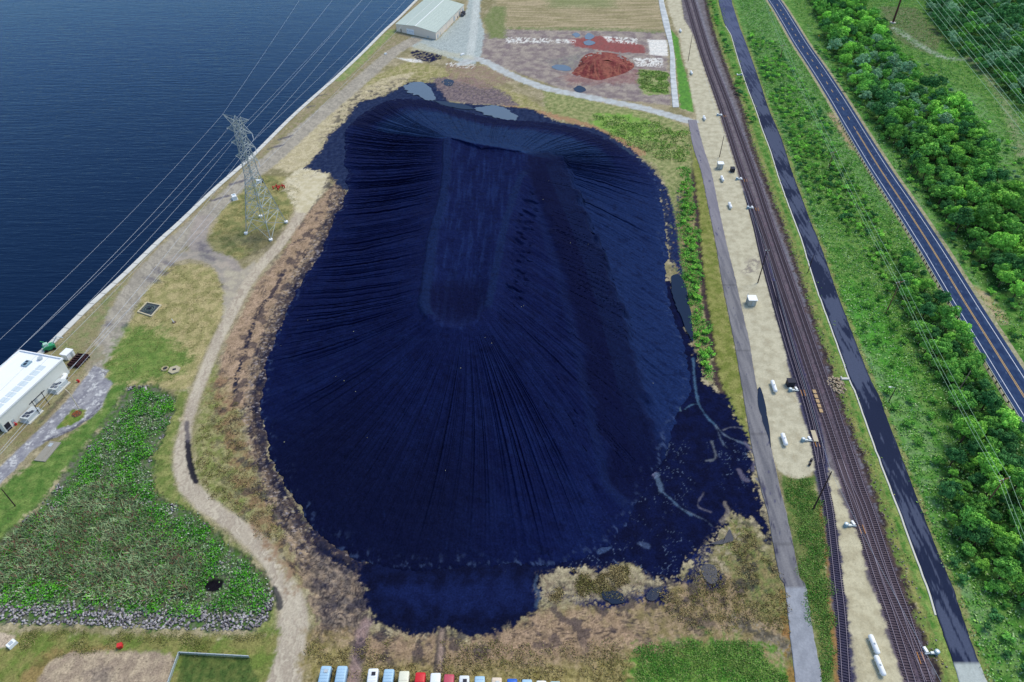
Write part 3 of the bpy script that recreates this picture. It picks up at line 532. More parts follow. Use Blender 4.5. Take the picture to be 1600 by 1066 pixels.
# ------------------------------------------------------------------ coal pile (loft between crest and foot)
KEY = [((694, 217), (545, 195)), ((693, 240), (537, 235)), ((691, 280), (540, 300)), ((684, 320), (520, 345)), ((672, 360), (500, 392)), ((666, 400), (478, 425)), ((660, 440), (455, 465)), ((656, 470), (435, 515)), ((659, 484), (415, 565)), ((666, 496), (406, 620)), ((677, 505), (412, 685)), ((690, 511), (440, 760)), ((702, 514), (490, 832)), ((713, 515), (560, 880)), ((724, 514), (650, 894)), ((735, 510), (760, 890)), ((745, 504), (870, 886)), ((753, 497), (945, 862)), ((760, 488), (990, 810)), ((766, 478), (1015, 760)), ((771, 455), (1045, 700)), ((777, 425), (1070, 640)), ((784, 390), (1085, 585)), ((792, 350), (1070, 530)), ((802, 315), (1048, 470)), ((812, 285), (1045, 410)), ((823, 267), (1043, 360)), ((840, 256), (1035, 310)), ((856, 251), (1022, 275)), ((850, 245), (985, 238)), ((828, 240), (920, 205)), ((800, 235), (850, 190)), ((770, 230), (780, 185)), ((740, 225), (720, 172)), ((715, 219), (660, 155)), ((702, 216), (600, 158))]
HZ = 16.0
Cw = np.array([G(*c, HZ)[:2] for c, _ in KEY]); Bw = np.array([G(*b_, 0)[:2] for _, b_ in KEY])
NK = len(KEY); NU = 2700; NV = 210; NI = 90
def pspl(P, n):
    t = np.linspace(0, NK, n, endpoint=False); i = t.astype(int); f = (t-i)[:, None]
    g = lambda k: P[(i+k) % NK]; a, b_, c, d = g(-1), g(0), g(1), g(2)
    return .5*((2*b_)+(c-a)*f+(2*a-5*b_+4*c-d)*f*f+(3*b_-a-3*c+d)*f**3)
wts = np.array([0.5+np.linalg.norm(Bw[(i+1) % NK]-Bw[i])/20 for i in range(NK)])
cumw = np.concatenate([[0], np.cumsum(wts)]); tt = np.interp(np.linspace(0, cumw[-1], NU, endpoint=False), cumw, np.arange(NK+1))
def pspl_t(P, t):
    i = t.astype(int) % NK; f = (t-np.floor(t))[:, None]; g = lambda k: P[(i+k) % NK]; a, b_, c, d = g(-1), g(0), g(1), g(2)
    return .5*((2*b_)+(c-a)*f+(2*a-5*b_+4*c-d)*f*f+(3*b_-a-3*c+d)*f**3)
CU = pspl_t(Cw, tt); BU = pspl_t(Bw, tt); _t = np.roll(BU, -1, 0)-np.roll(BU, 1, 0); _t /= np.linalg.norm(_t, axis=1)[:, None]+1e-9; BU = BU+np.stack([_t[:, 1], -_t[:, 0]], 1)*(fbm(BU[:, 0], BU[:, 1], 9, 79, 5, .7)*2.6)[:, None]
medl = spline(np.array([G(x_, y_, HZ)[:2] for x_, y_ in [(752, 232), (748, 270), (738, 320), (728, 380), (718, 440), (710, 485)]]), 200)
dm = ((CU[:, None, :]-medl[None])**2).sum(-1); MU = medl[dm.argmin(1)]
for _ in range(60): MU = (np.roll(MU, 1, 0)+MU+np.roll(MU, -1, 0))/3
vo = np.linspace(0, 1, NV)**1.0; vi = np.linspace(1, 0, NI, endpoint=False)
inn = MU[None]+(CU-MU)[None]*(1-vi)[:, None, None]                # inside: medial -> crest
out = CU[None]+(BU-CU)[None]*vo[:, None, None]
# slight sideways bend of the runs
tan = np.roll(BU, -1, 0)-np.roll(BU, 1, 0); tan /= np.linalg.norm(tan, axis=1)[:, None]+1e-9
out += tan[None]*(np.sin(vo*math.pi)*2.0)[:, None, None]
PX = np.concatenate([inn, out], 0); NT = PX.shape[0]
px_, py_ = PX[..., 0].ravel(), PX[..., 1].ravel()
U = np.repeat(tt[None], NT, 0).ravel(); Vv = np.repeat(np.concatenate([-vi, vo])[:, None], NU, 1).ravel()
wn_ = fbm(px_, py_, 9, 81, 3)
z = np.where(Vv >= 0, HZ*np.clip(1-Vv, 0, 1)**1.06, 0)
slopeh = z.copy()
dC = np.repeat(np.linalg.norm(CU-MU, axis=1)[None], NT, 0).ravel()
zin = HZ-.8*ss(.15, .8, -Vv)-1.3*ss(40, 0, np.hypot(px_-G(712, 470, 14)[0], (py_-G(712, 470, 14)[1])))*ss(.05, .5, -Vv)
z = np.where(Vv < 0, zin, z)
# rills down the slope
uu = np.repeat(np.linspace(0, 1, NU, endpoint=False)[None], NT, 0).ravel()
Lc = 620.0
wob = fbm(px_, py_, 26, 82, 2)*1.0
r1 = pn(uu*Lc/2.6+wob*.5, Vv*3.0+wob*.3, 83); r2 = pn(uu*Lc/1.2+wob, Vv*6, 84); r3 = pn(uu*Lc/7+wob*.4, Vv*1.6, 85)
patch = .35+.65*ss(-.45, .2, fbm(uu*40, Vv*4, 1, 86, 2)+.1)
side_w = ss(14.5, 10.5, U)*.62+ss(17.5, 19.5, U)*ss(29, 27, U)*.8+.05       # crisp on the flanks, weaker on the south face
env = ss(0, .06, Vv)*ss(1.0, .86, Vv)*side_w*patch
rill = (-(np.abs(r1)**.8)*.6+.45*r2)*.8
z += np.where(Vv >= 0, env*(rill*.46+r3*.35), 0)
fold = .65*ss(16, 18.5, U)*ss(24, 21, U)*ss(.01, .15, Vv)*ss(.95, .7, Vv)
r4 = pn(uu*Lc/5.5+wob*.5+Vv*1.2, Vv*1.6+4, 87); z += fold*(-ss(.12, 0, np.abs(r4))*.35+r4*.22)
z += fbm(px_, py_, 2.4, 88, 4)*.30+wn_*.45*ss(-.1, .1, Vv)*ss(1, .9, Vv)
# ramp cut along the east side
RAMP = [(850, 250, 15.4), (868, 300, 14.2), (890, 350, 13), (908, 400, 11.6), (926, 455, 10), (943, 515, 8), (958, 575, 6), (973, 635, 4), (988, 695, 2), (1000, 745, .2)]
rw = spline(np.array([G(*p) for p in RAMP]), 260)
dr = np.full(px_.shape, 1e9); zr = np.zeros(px_.shape); sr = np.zeros(px_.shape); near = (U > 16) & (U < 31)
ni = np.where(near)[0]
for ch in np.array_split(ni, 30):
    D = (px_[ch, None]-rw[None, :, 0])**2+(py_[ch, None]-rw[None, :, 1])**2; k = D.argmin(1)
    dr[ch] = np.sqrt(D[np.arange(len(ch)), k]); zr[ch] = rw[k, 2]; 
    tk = rw[np.minimum(k+1, 259)]-rw[np.maximum(k-1, 0)]; sr[ch] = np.sign((px_[ch]-rw[k, 0])*tk[:, 1]-(py_[ch]-rw[k, 1])*tk[:, 0])
hwid = 8.2
mr_ = ss(hwid+2.6, hwid-2.0, dr+wn_*4+fbm(px_, py_, 18, 90, 3)*2)
z = z*(1-mr_)+(zr+.05*pn(dr/.8, U*2, 91))*mr_
berm = ss(2.2, .6, np.abs(dr-hwid-1.3))*(sr < 0)*ss(.02, .1, Vv)*.5; z += berm
# berm at the crest of the plateau and along its edges
dO = np.repeat(np.linalg.norm(BU-CU, axis=1)[None], NT, 0).ravel(); sdm = np.where(Vv < 0, Vv*dC, Vv*dO)
crest = ss(2.3, 1.1, np.abs(sdm+1.5+wn_*.8))
left_b = ss(36.0, 35, (U+1) % 36+0)*0
z += .5*crest*((U < 10) | (U > 30.5))
z += ss(.02, -.0, Vv-1)*0
z = np.where(Vv > .985, z-(Vv-.985)*40, z)
# dug pits beside the ridge
pits = ss(.0, .25, pn(py_/3.2, px_/4, 92))*ss(.04, .07, Vv)*ss(.17, .13, Vv)*ss(20, 20.6, U)*ss(25.2, 24.6, U); z -= pits*.9
cput_p = pits
# albedo of the coal: loose and compacted parts, plus slope light and shade painted in
cc = np.repeat(S(13, 22, 61)[None], len(px_), 0)
def cput(m, c, op=1.0): 
    global cc
    cc = cc+(c[None]-cc)*(np.clip(m, 0, 1)*op)[:, None]
ST = fbm(uu*150, Vv*4, 1, 93, 4)*.45+fbm(px_, py_, 12, 99, 5, .65)*.8
cput(ss(-.2, .4, ST), S(21, 35, 80), .4)
cput(ss(19, 21, U)*ss(29, 26, U)*ss(.02, .05, Vv)*(sr < 0), S(27, 46, 88), .75)  # east wedge face lightened in the colour, standing in for sunlight
cput(ss(27.5, 29.5, U)*ss(.74, .6, Vv+wn_*.12)*ss(.0, .04, Vv), S(30, 54, 92), .7)  # sunlit look of the upper north slope painted into the coal colour
cput(ss(33.4, 35.5, U)*ss(.62, .45, Vv+wn_*.2)*ss(.0, .04, Vv), S(28, 48, 88), .4)
cput(ss(28, 29.5, U)*ss(.72, .8, Vv+wn_*.1), S(10, 16, 48), .7)
cput((Vv < 0)*ss(-.1, .4, fbm(px_/1.6, py_/18, 1, 94, 4)), S(26, 42, 86), .55)
x0, y0, _ = G(712, 475, 13)
cput((Vv < 0)*ss(17, 6, np.hypot((px_-x0), (py_-y0))), S(10, 14, 44), .65)
cput(crest*((U < 8.8) | (U > 35.2))*1.0, S(20, 36, 72), .65)
cput(ss(1.9, .8, np.abs(sdm+.6+wn_*.8))*ss(18.5, 19.3, U)*ss(26.6, 25.8, U), S(20, 36, 72), .65)
cput(ss(2.2, .8, np.abs(sdm-.6+wn_))*ss(28.6, 29.3, U), S(30, 54, 96), .7)
dz = fbm((px_*.5+py_)/2.2, (px_-py_*.5)/34, 1, 123, 4); cput(ss(.12, .4, dz)*ss(.05, .2, Vv+.3), S(20, 34, 74), .35)
cput(ss(.1, .35, fbm(px_, py_, 4.5, 124, 5, .7)), S(9, 14, 42), .45)
cput(mr_, S(9, 12, 40), .6); cput(mr_*ss(-.1, .35, fbm((dr*(sr+.01))/.8, U*2.2, 1, 95, 4)), S(15, 22, 54), .45)
cput(ss(1.2, .3, np.abs(dr-hwid-.6+wn_*3))*(sr < 0)*ss(.05, .1, Vv), S(22, 38, 78), .35)
cput(ss(2.5, .8, np.abs(dr-hwid-2.0))*(sr > 0)*ss(.05, .1, Vv), S(20, 34, 72), .4)
cput(ss(9, 11, U)*ss(16, 14, U)*ss(.25, .8, Vv), S(10, 15, 42), .8)  # lower south face darkened, its shade painted in
cput(env*ss(.15, .5, np.abs(r1)), S(8, 13, 44), .25)  # shading of the rill grooves painted as darker lines
cput(ss(.10, .02, np.abs(r4))*fold, S(8, 11, 38), .35)  # fold creases get painted shade as well
cput(ss(.42, .6, fbm(px_/1.5, py_/7, 1, 96, 3))*ss(10, 12, U)*ss(18, 16, U), S(20, 34, 76), .35)
cput(ss(.93, .99, Vv+wn_*.05)*ss(.1, .4, fbm(px_, py_, 2, 97, 3)), S(60, 76, 110), .6)
cc *= (1+.25*fbm(px_, py_, 1.1, 98, 3))[:, None]
ii = np.arange(NT*NU).reshape(NT, NU); jj = np.roll(ii, -1, 1)
Q = np.stack([ii[:-1], ii[1:], jj[1:], jj[:-1]], -1).reshape(-1, 4)
o = npmesh("coal_pile", np.stack([px_, py_, z], 1), Q, M_COAL, np.clip(cc, .001, .9))
o.data.update()
tag(o, "enormous blue-black coal pile with rilled slopes and flattened top, filling the yard", "coal pile")
# pale lumps lying on the coal
sel = rng.choice(np.where((Vv > .05) & (Vv < .97) & (U > 6) & (U < 26))[0], 24); lb = MB()
for k in sel:
    r = random.uniform(.09, .2); lb.box((px_[k], py_[k], z[k]+r*.3), (r*1.6, r*1.2, r), random.random()*3, .7)
tag(lb.build("pale_stone", pmat("pale_stone", S(170, 165, 130))), "scatter of small pale stones lying over the dark coal slopes", "stones", kind="stuff")
def pile_z(x_, y_):
    k = ((px_-x_)**2+(py_-y_)**2).argmin(); return float(z[k])

# red ore pile
def mound(name, foot, crestp, hz, mat, label, cat, cA, cB, nu=420, nv=60):
    Fp = GP(foot); Fp = np.vstack([Fp, Fp[:1]]); Fs = spline(Fp, nu+1)[:-1]; Cp = np.array([G(*p) for p in crestp])
    cs = spline(Cp, 80); d = ((Fs[:, None]-cs[None, :, :2])**2).sum(-1); C3 = cs[d.argmin(1)]
    for _ in range(25): C3 = (np.roll(C3, 1, 0)+C3+np.roll(C3, -1, 0))/3
    v_ = np.linspace(0, 1, nv); A = C3[None, :, :2]+(Fs-C3[:, :2])[None]*v_[:, None, None]
    zz = C3[None, :, 2]*(1-v_[:, None])**1.25
    x, y = A[..., 0].ravel(), A[..., 1].ravel(); u = np.repeat(np.arange(nu)[None], nv, 0).ravel(); vr = np.repeat(v_[:, None], nu, 1).ravel()
    zz = zz.ravel()+fbm(x, y, 5, 101, 4)*1.3*ss(0, .15, vr)*ss(1, .8, vr)+.5*pn(u/7.0, vr*2, 102)*ss(.1, .3, vr)*ss(1, .7, vr)
    zz = np.where(vr > .98, -.3, zz)
    c = mix(cA[None], cB[None], ss(-.3, .3, fbm(x, y, 3.5, 103, 4)+.5*pn(u/9.0, vr, 104)))*(1+.2*fbm(x, y, 1, 105, 2))[:, None]
    i2 = np.arange(nv*nu).reshape(nv, nu); j2 = np.roll(i2, -1, 1)
    o = npmesh(name, np.stack([x, y, zz], 1), np.stack([i2[:-1], i2[1:], j2[1:], j2[:-1]], -1).reshape(-1, 4), mat, np.clip(c, .001, .9))
    return tag(o, label, cat)
mound("red_ore_pile", [(892, 115), (902, 104), (908, 92), (918, 84), (935, 81), (955, 82), (975, 88), (989, 98), (990, 106), (975, 115), (955, 121), (935, 126), (915, 122), (900, 119)], [(912, 98, 2.2), (925, 95, 4.6), (950, 94, 5.0), (968, 99, 4.0), (978, 103, 2)], 7, M_GROUND, "brick red heap of ore with an eroded crest on the bare dirt yard", "ore pile", S(122, 62, 62), S(146, 90, 78))

# puddles
_t = M_LAKE.node_tree; _p = _t.nodes['Principled BSDF']; _df = _t.nodes.new("ShaderNodeBsdfDiffuse"); _gl = _t.nodes.new("ShaderNodeBsdfGlossy"); _fr = _t.nodes.new("ShaderNodeFresnel"); _mx = _t.nodes.new("ShaderNodeMixShader")
_df.inputs[0].default_value = (0.0008, 0.006, 0.024, 1); _gl.inputs[0].default_value = (.36, .54, .74, 1); _gl.inputs["Roughness"].default_value = .1; _fr.inputs[0].default_value = 1.33
_src = _p.inputs["Normal"].links[0].from_socket; _t.links.new(_src, _gl.inputs["Normal"]); _t.links.new(_src, _fr.inputs["Normal"])
_t.links.new(_fr.outputs[0], _mx.inputs[0]); _t.links.new(_df.outputs[0], _mx.inputs[1]); _t.links.new(_gl.outputs[0], _mx.inputs[2]); _t.links.new(_mx.outputs[0], _t.nodes["Material Output"].inputs["Surface"])
M_LAKE.node_tree.nodes['Principled BSDF'].inputs['IOR'].default_value = 1.125; M_LAKE.node_tree.nodes['Principled BSDF'].inputs['Specular IOR Level'].default_value = .5; M_LAKE.node_tree.nodes['Principled BSDF'].inputs['Specular Tint'].default_value = (.5, .8, 1.0, 1)
M_PUD = water_mat("puddle_water", (.010, .020, .045), .15, [(.9, .2, 1, 1, 0)], .05, .3)
M_PUD.node_tree.nodes['Principled BSDF'].inputs['IOR'].default_value = 1.2
M_PUD_FIX = 1
M_PUDN = water_mat("grey_puddle_water", (.07, .10, .14), .15, [(.9, .2, 1, 1, 0)], .05, .4)
def puddle(pts, amp=.5, mat=M_PUD, zz=.09):
    P = GP(pts); P = np.vstack([P, P[:1]]); Ps = spline(P, 160)[:-1]; c = Ps.mean(0)
    for k in range(len(Ps)):
        dv = Ps[k]-c; dv /= np.linalg.norm(dv)+1e-6
        Ps[k] += dv*amp*(float(fbm(np.array([Ps[k][0]]), np.array([Ps[k][1]]), 5.0, 111, 4)[0])*1.8)
    b = MB(); b.v = [(p[0], p[1], zz) for p in Ps]; b.f = [tuple(range(len(Ps)))]
    o = b.build("puddle", mat); n = o.data.polygons[0].normal.z
    if n < 0: o.data.flip_normals()
    return tag(o, kind="structure")
M_PUDN.node_tree.nodes['Principled BSDF'].inputs['IOR'].default_value = 1.3
puddle([(629, 140), (636, 133), (650, 129), (664, 131), (672, 140), (680, 150), (678, 158), (664, 155), (645, 148)], 2.2, M_PUDN, .3)
puddle([(738, 170), (765, 166), (790, 170), (806, 182), (808, 189), (790, 189), (765, 182)], 2.4, M_PUDN, .3)
puddle([(677, 158), (700, 160), (730, 166), (740, 172), (715, 170), (690, 164)], .6, M_PUD, .3)
puddle([(966, 232), (974, 230), (985, 238), (996, 252), (1005, 262), (998, 258), (980, 244)], .6, M_PUD, .3)
puddle([(1048, 432), (1060, 430), (1070, 445), (1076, 470), (1080, 500), (1083, 535), (1074, 520), (1062, 492), (1052, 470)], .8, M_PUD, .4)
puddle([(1184, 608), (1188, 606), (1194, 625), (1199, 650), (1203, 680), (1204, 700), (1199, 680), (1190, 655), (1184, 630)], .3, M_PUD, .16)
puddle([(862, 104), (872, 101), (888, 104), (892, 110), (878, 111), (866, 108)], .5, M_PUDN)
puddle([(896, 139), (905, 134), (916, 140), (908, 145), (899, 143)], .4, M_PUD)
puddle([(913, 57), (920, 52), (929, 57), (922, 62), (915, 61)], .6, M_PUDN); puddle([(911, 66), (920, 63), (930, 67), (922, 71), (914, 70)], .5, M_PUDN); puddle([(894, 54), (900, 51), (907, 55), (900, 59)], .5, M_PUDN)
puddle([(690, 128), (696, 124), (708, 126), (706, 134), (696, 134)], .6, M_PUD)
puddle([(940, 925), (955, 920), (972, 928), (975, 940), (955, 945), (943, 937)], .8, M_PUD, .25); puddle([(1010, 928), (1020, 922), (1036, 916), (1030, 930), (1022, 938), (1012, 936)], .6, M_PUD, .25)
puddle([(1094, 888), (1104, 882), (1118, 885), (1120, 905), (1112, 915), (1098, 900)], .7, M_PUD, .25); puddle([(1110, 850), (1130, 842), (1140, 828), (1145, 845), (1130, 852)], .6, M_PUD, .25)

# ------------------------------------------------------------------ paved roads as raised sheets
def ysheet(name, L, R, zt, colf, nc=22, step=.8, kerb=None):
    Lw, Rw = GP(L), GP(R); Ls = spline(Lw, 900); Rs = spline(Rw, 900)
    y0, y1 = max(Ls[:, 1].min(), Rs[:, 1].min()), min(Ls[:, 1].max(), Rs[:, 1].max())
    ys = np.arange(y0, y1, step); o = np.argsort(Ls[:, 1]); xl = np.interp(ys, Ls[o, 1], Ls[o, 0]); o = np.argsort(Rs[:, 1]); xr = np.interp(ys, Rs[o, 1], Rs[o, 0])
    xl = xl+fbm(ys, ys*0, 3, 121, 3)*.25; xr = xr+fbm(ys, ys*0+9, 3, 122, 3)*.25
    t = np.linspace(0, 1, nc); XX = xl[:, None]+(xr-xl)[:, None]*t; YY = np.repeat(ys[:, None], nc, 1); TT = np.repeat(t[None], len(ys), 0)
    c = colf(XX.ravel(), YY.ravel(), TT.ravel(), (xr-xl).mean())
    ZZ = np.full(XX.size, zt); i2 = np.arange(XX.size).reshape(XX.shape); Vt = np.stack([XX.ravel(), YY.ravel(), ZZ], 1)
    q = np.stack([i2[:-1, :-1], i2[:-1, 1:], i2[1:, 1:], i2[1:, :-1]], -1).reshape(-1, 4)
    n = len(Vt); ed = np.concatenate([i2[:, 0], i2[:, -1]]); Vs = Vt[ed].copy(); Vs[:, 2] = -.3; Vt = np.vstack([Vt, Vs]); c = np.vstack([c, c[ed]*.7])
    m_ = len(ys); a = i2[:, 0]; bq = n+np.arange(m_); q2 = np.stack([bq[:-1], a[:-1], a[1:], bq[1:]], -1); a = i2[:, -1]; bq = n+m_+np.arange(m_); q3 = np.stack([a[:-1], bq[:-1], bq[1:], a[1:]], -1)
    ob = npmesh(name, Vt, np.vstack([q, q2, q3]), M_ROAD, np.clip(c, .001, .9), smooth=False); tag(ob, kind="structure")
    return ys, xl, xr
YC_W = G(0, 917)[1]
def west_col(x, y, t, wd):
    c = mix(S(130, 129, 132)[None], S(106, 106, 112)[None], ss(-.3, .3, fbm(x*2, y/6, 3, 131)))
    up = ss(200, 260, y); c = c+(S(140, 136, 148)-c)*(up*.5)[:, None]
    dk = ss(.10, .26, fbm(x*1.3, y/4, 1.6, 132))*ss(135, 100, y)*ss(.62, .95, np.abs(t-.55)*2+.15); c = c+(S(42, 42, 70)-c)*(dk*.9)[:, None]
    cr = (y < YC_W); c = np.where(cr[:, None], mix(S(152, 156, 164)[None], S(140, 144, 152)[None], ss(-.3, .3, fbm(x, y, 2, 133))), c)
    ln = (np.abs((y % 9.0)-4.5) < .10) & (y > YC_W) & (y < 220); c = np.where(ln[:, None], c*.75, c)
    st_ = ss(.36, .45, fbm(x*2, y, 3.5, 134)); return c+(S(72, 72, 100)-c)*(st_*.8*(y > YC_W))[:, None]
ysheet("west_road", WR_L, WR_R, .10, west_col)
YC_P = G(0, 1037)[1]
def path_col(x, y, t, wd):
    n1 = fbm(x/1.1, y/14, 1, 141, 4); n2 = fbm(x, y, 20, 142, 2)
    wet = ss(-.08, .06, n1+n2*.9+ss(300, 90, y)*.12-.05); wet = np.maximum(wet, ss(.1, .0, t)+ss(.9, 1.0, t))
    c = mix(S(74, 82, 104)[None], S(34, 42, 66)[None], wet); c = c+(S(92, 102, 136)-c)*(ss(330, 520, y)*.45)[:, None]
    return np.where((y < YC_P)[:, None], mix(S(178, 186, 182)[None], S(166, 174, 170)[None], ss(-.3, .3, fbm(x, y, 2, 143))), c)
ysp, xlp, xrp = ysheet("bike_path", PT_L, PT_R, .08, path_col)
def conc_col(x, y, t, wd):
    c = mix(S(200, 205, 206)[None], S(178, 184, 186)[None], ss(-.3, .3, fbm(x, y, 4, 151))); j = np.abs((y % 16)-8) < .35; return np.where(j[:, None], c*.6, c)
ysheet("concrete_road", CR_L, CR_R, .11, conc_col, nc=8)
# pale kerb along the path
b = MB(); sel = [(xlp[i]-.1, ysp[i]) for i in range(0, len(ysp), 3) if G(0, 962)[1] < ysp[i] < G(0, 40)[1]]
b.rings([[(x-.42, y, -.1), (x, y, -.1), (x, y, .2), (x-.42, y, .2)] for x, y in sel])
tag(b.build("path_kerb", pmat("kerb_concrete", S(200, 200, 190))), kind="structure")
# highway
def hsheet(name, a, c_, zt, colf, mat, n=30, i0=0, i1=700, skirt=True, smooth=False, kind=True):
    t = np.linspace(a, c_, n); P = hw[i0:i1, None, :]+hn[i0:i1, None, :]*t[None, :, None]
    s_ = np.repeat(np.arange(i0, i1)[:, None], n, 1).ravel(); x, y = P[..., 0].ravel(), P[..., 1].ravel(); tt_ = np.repeat(t[None], i1-i0, 0).ravel()
    c = colf(x, y, tt_, s_); i2 = np.arange(x.size).reshape(i1-i0, n)
    q = np.stack([i2[:-1, :-1], i2[:-1, 1:], i2[1:, 1:], i2[1:, :-1]], -1).reshape(-1, 4)
    o = npmesh(name, np.stack([x, y, np.full(x.size, zt)], 1), q[:, ::-1] , mat, np.clip(c, .001, .9), smooth=False)
    if o.data.polygons[0].normal.z < 0: o.data.flip_normals()
    if kind: tag(o, kind="structure")
    return o
def hcol(x, y, t, s_):
    c = mix(S(38, 56, 90)[None], S(50, 70, 104)[None], ss(-.3, .3, fbm(x, y, 2.5, 161)))
    tr = ss(.55, .1, np.abs(np.abs(t)-1.9-np.sign(t)*.0))*.25; c = c+(S(28, 40, 80)-c)*tr[:, None]
    sp = ss(.52, .62, fbm(x*1.2, y*1.2, 1.1, 162, 2)); c = c+(S(130, 150, 180)-c)*(sp*.6)[:, None]
    return c+(S(56, 74, 112)-c)*(ss(4.0, 4.6, np.abs(t))*.3)[:, None]
hsheet("highway_shoulder", -6.6, 6.8, .03, lambda x, y, t, s_: mix(S(172, 164, 138)[None], S(140, 142, 104)[None], ss(-.3, .3, fbm(x, y, 1.8, 163))), M_GROUND)
hsheet("highway", -5.0, 5.2, .08, hcol, M_ROAD, n=44)
wc = lambda x, y, t, s_: np.repeat(S(205, 210, 222)[None], len(x), 0); yc = lambda x, y, t, s_: np.repeat(S(200, 160, 80)[None], len(x), 0)
hsheet("edge_line", -3.74, -3.53, .095, wc, M_PAINT, 2); hsheet("edge_line", 3.53, 3.74, .095, wc, M_PAINT, 2)
sy = int(np.abs(hw[:, 1]-G(0, 205)[1]).argmin()); lo, hi = 0, 700
near_first = hw[0, 1] < hw[-1, 1]
if near_first: solid = (0, sy)
else: solid = (sy, 700)
hsheet("centre_line", -.30, -.12, .095, yc, M_PAINT, 2, *solid); hsheet("centre_line", .12, .30, .095, yc, M_PAINT, 2, *solid)
L1 = arclen(hw)/699; k = 0
dashes = range(sy+2, 690, max(4, int(13/L1))) if near_first else range(8, sy-6, max(4, int(13/L1)))
for i in dashes: hsheet("centre_dash", -.16, .10, .095, yc, M_PAINT, 2, i, i+max(3, int(5.5/L1)))
# guard rail west of the highway
gr = empty("guard_rail", (0, 0, 0)); tag(gr, "steel guard rail on dark posts along the western edge of the highway", "guard rail")
gi = [i for i in range(700) if G(0, 700)[1] < hw[i, 1] < G(0, 190)[1]]
off = -5.9; b = MB(); pl = [hw[i]+hn[i]*off for i in gi[::3]]
b.rings([[(p[0]-.05, p[1], .55), (p[0]+.05, p[1], .55), (p[0]+.05, p[1], .95), (p[0]-.05, p[1], .95)] for p in pl]); b.build("rail_beam", M_GALV, gr)
cum = 0; last = None; npst = 0; pm = None
for i in gi:
    p = hw[i]+hn[i]*off
    if last is None or np.linalg.norm(p-last) > 2.6:
        if pm is None: bb = MB().box((0, 0, .45), (.32, .32, 1.1)); pm = bb.build("post", M_DARK, gr); pm.location = (p[0]-.25, p[1], 0)
        elif npst < 99: c = pm.copy(); sc.collection.objects.link(c); c.parent = gr; c.location = (p[0]-.25, p[1], 0)
        else:
            bb_rest = globals().setdefault("BBR", MB()); bb_rest.box((p[0]-.25, p[1], .45), (.32, .32, 1.1))
        npst += 1; last = p
if "BBR" in globals(): tag(BBR.build("post", M_DARK, gr), kind="stuff")
print("guard posts", npst)

# ------------------------------------------------------------------ railway tracks
def track(pts, label, mt, zt=.12, tie=True, near_n=100, spacing=.62):
    P = GP(pts); L = arclen(P); P = spline(P, int(L/1.0)); d = np.gradient(P, axis=0); d /= np.linalg.norm(d, axis=1)[:, None]; n = np.stack([d[:, 1], -d[:, 0]], 1)
    t = empty("rail_track", (P[-1][0], P[-1][1], 0)); ox_, oy_ = P[-1]; tag(t, label, "rail track", "railway tracks of the line")
    for s_ in (-1, 1):
        c = P+n*s_*.74-[ox_, oy_]; MB().rings([[(p[0]-.04, p[1], zt+.1), (p[0]+.04, p[1], zt+.1), (p[0]+.04, p[1], zt+.27), (p[0]-.04, p[1], zt+.27)] for p in c]).build("rail", M_RAIL, t)
    # ties
    cum = np.concatenate([[0], np.cumsum(np.linalg.norm(np.diff(P, axis=0), axis=1))]); at = np.arange(0, cum[-1], spacing)
    tx = np.interp(at, cum, P[:, 0])-ox_; ty = np.interp(at, cum, P[:, 1])-oy_; an = np.interp(at, cum, np.unwrap(np.arctan2(n[:, 1], n[:, 0])))
    od = np.argsort(ty); od = [k for k in od if ty[k]+oy_ > 61.6 and tie]; proto = None
    rest = MB()
    for q_, k in enumerate(od):
        if q_ < near_n:
            if proto is None: proto = MB().box((0, 0, zt), (2.55, .27, .18)).build("tie", mt, t); c = proto
            else: c = proto.copy(); sc.collection.objects.link(c); c.parent = t
            c.location = (tx[k], ty[k], 0); c.rotation_euler = (0, 0, an[k]+random.uniform(-.02, .02))
        else: rest.box((tx[k], ty[k], zt), (2.55, .27, .18), an[k]+random.uniform(-.02, .02))
    if rest.v: tag(rest.build("tie", mt, t), kind="stuff")
    return t
track(TA, "western of the two long main tracks with brown ties", M_TIE2)
track(TB, "eastern main track, next to the grey ballast shoulder", M_TIE2)
track(SDG, "dark-tied siding that splits away beside the grass verge", M_TIE)
track(SD2, "short dark siding squeezed between two tracks beside the sand", M_TIE)
track(XO, "crossover track bridging the two main tracks in the foreground", M_TIE2, zt=.1)

# ------------------------------------------------------------------ buildings
def rect_frame(a, b_): a = np.array(a[:2]); b_ = np.array(b_[:2]); d = b_-a; return np.linalg.norm(d), math.atan2(d[1], d[0])
M_WALL = pmat("cream_panel", S(228, 216, 202), .8); M_ROOF = pmat("green_grey_metal_roof", S(190, 202, 192), .7, .1, 0, .3, .06); M_SEAM = pmat("pale_roof_seam", S(196, 210, 205), .6)
A = G(681.6, 62.5); Bc = G(619.7, 49); wdt, ang = rect_frame(Bc, A)      # local x along the front wall
wh = empty("warehouse", Bc, ang); tag(wh, "long low cream warehouse with pale green-grey metal roof at the seawall's far end", "warehouse")
dpt = 63; he, hr = 4.7, 6.0
b = MB(); b.v = [(0, 0, 0), (wdt, 0, 0), (wdt, 0, he), (wdt/2, 0, hr), (0, 0, he)]+[(0, dpt, 0), (wdt, dpt, 0), (wdt, dpt, he), (wdt/2, dpt, hr), (0, dpt, he)]
b.f = [(0, 1, 2, 3, 4), (9, 8, 7, 6, 5), (1, 6, 7, 2), (0, 4, 9, 5)]; b.build("wall", M_WALL, wh)
b = MB(); o_ = .35
for s_, x0, x1, z0, z1 in ((0, -o_, wdt/2, he-.03, hr+.08), (1, wdt/2, wdt+o_, hr+.08, he-.03)):
    b.rings([[(x0, y_, z0), (x1, y_, z1), (x1, y_, z1+.16), (x0, y_, z0+.16)] for y_ in (-o_, dpt+o_)])
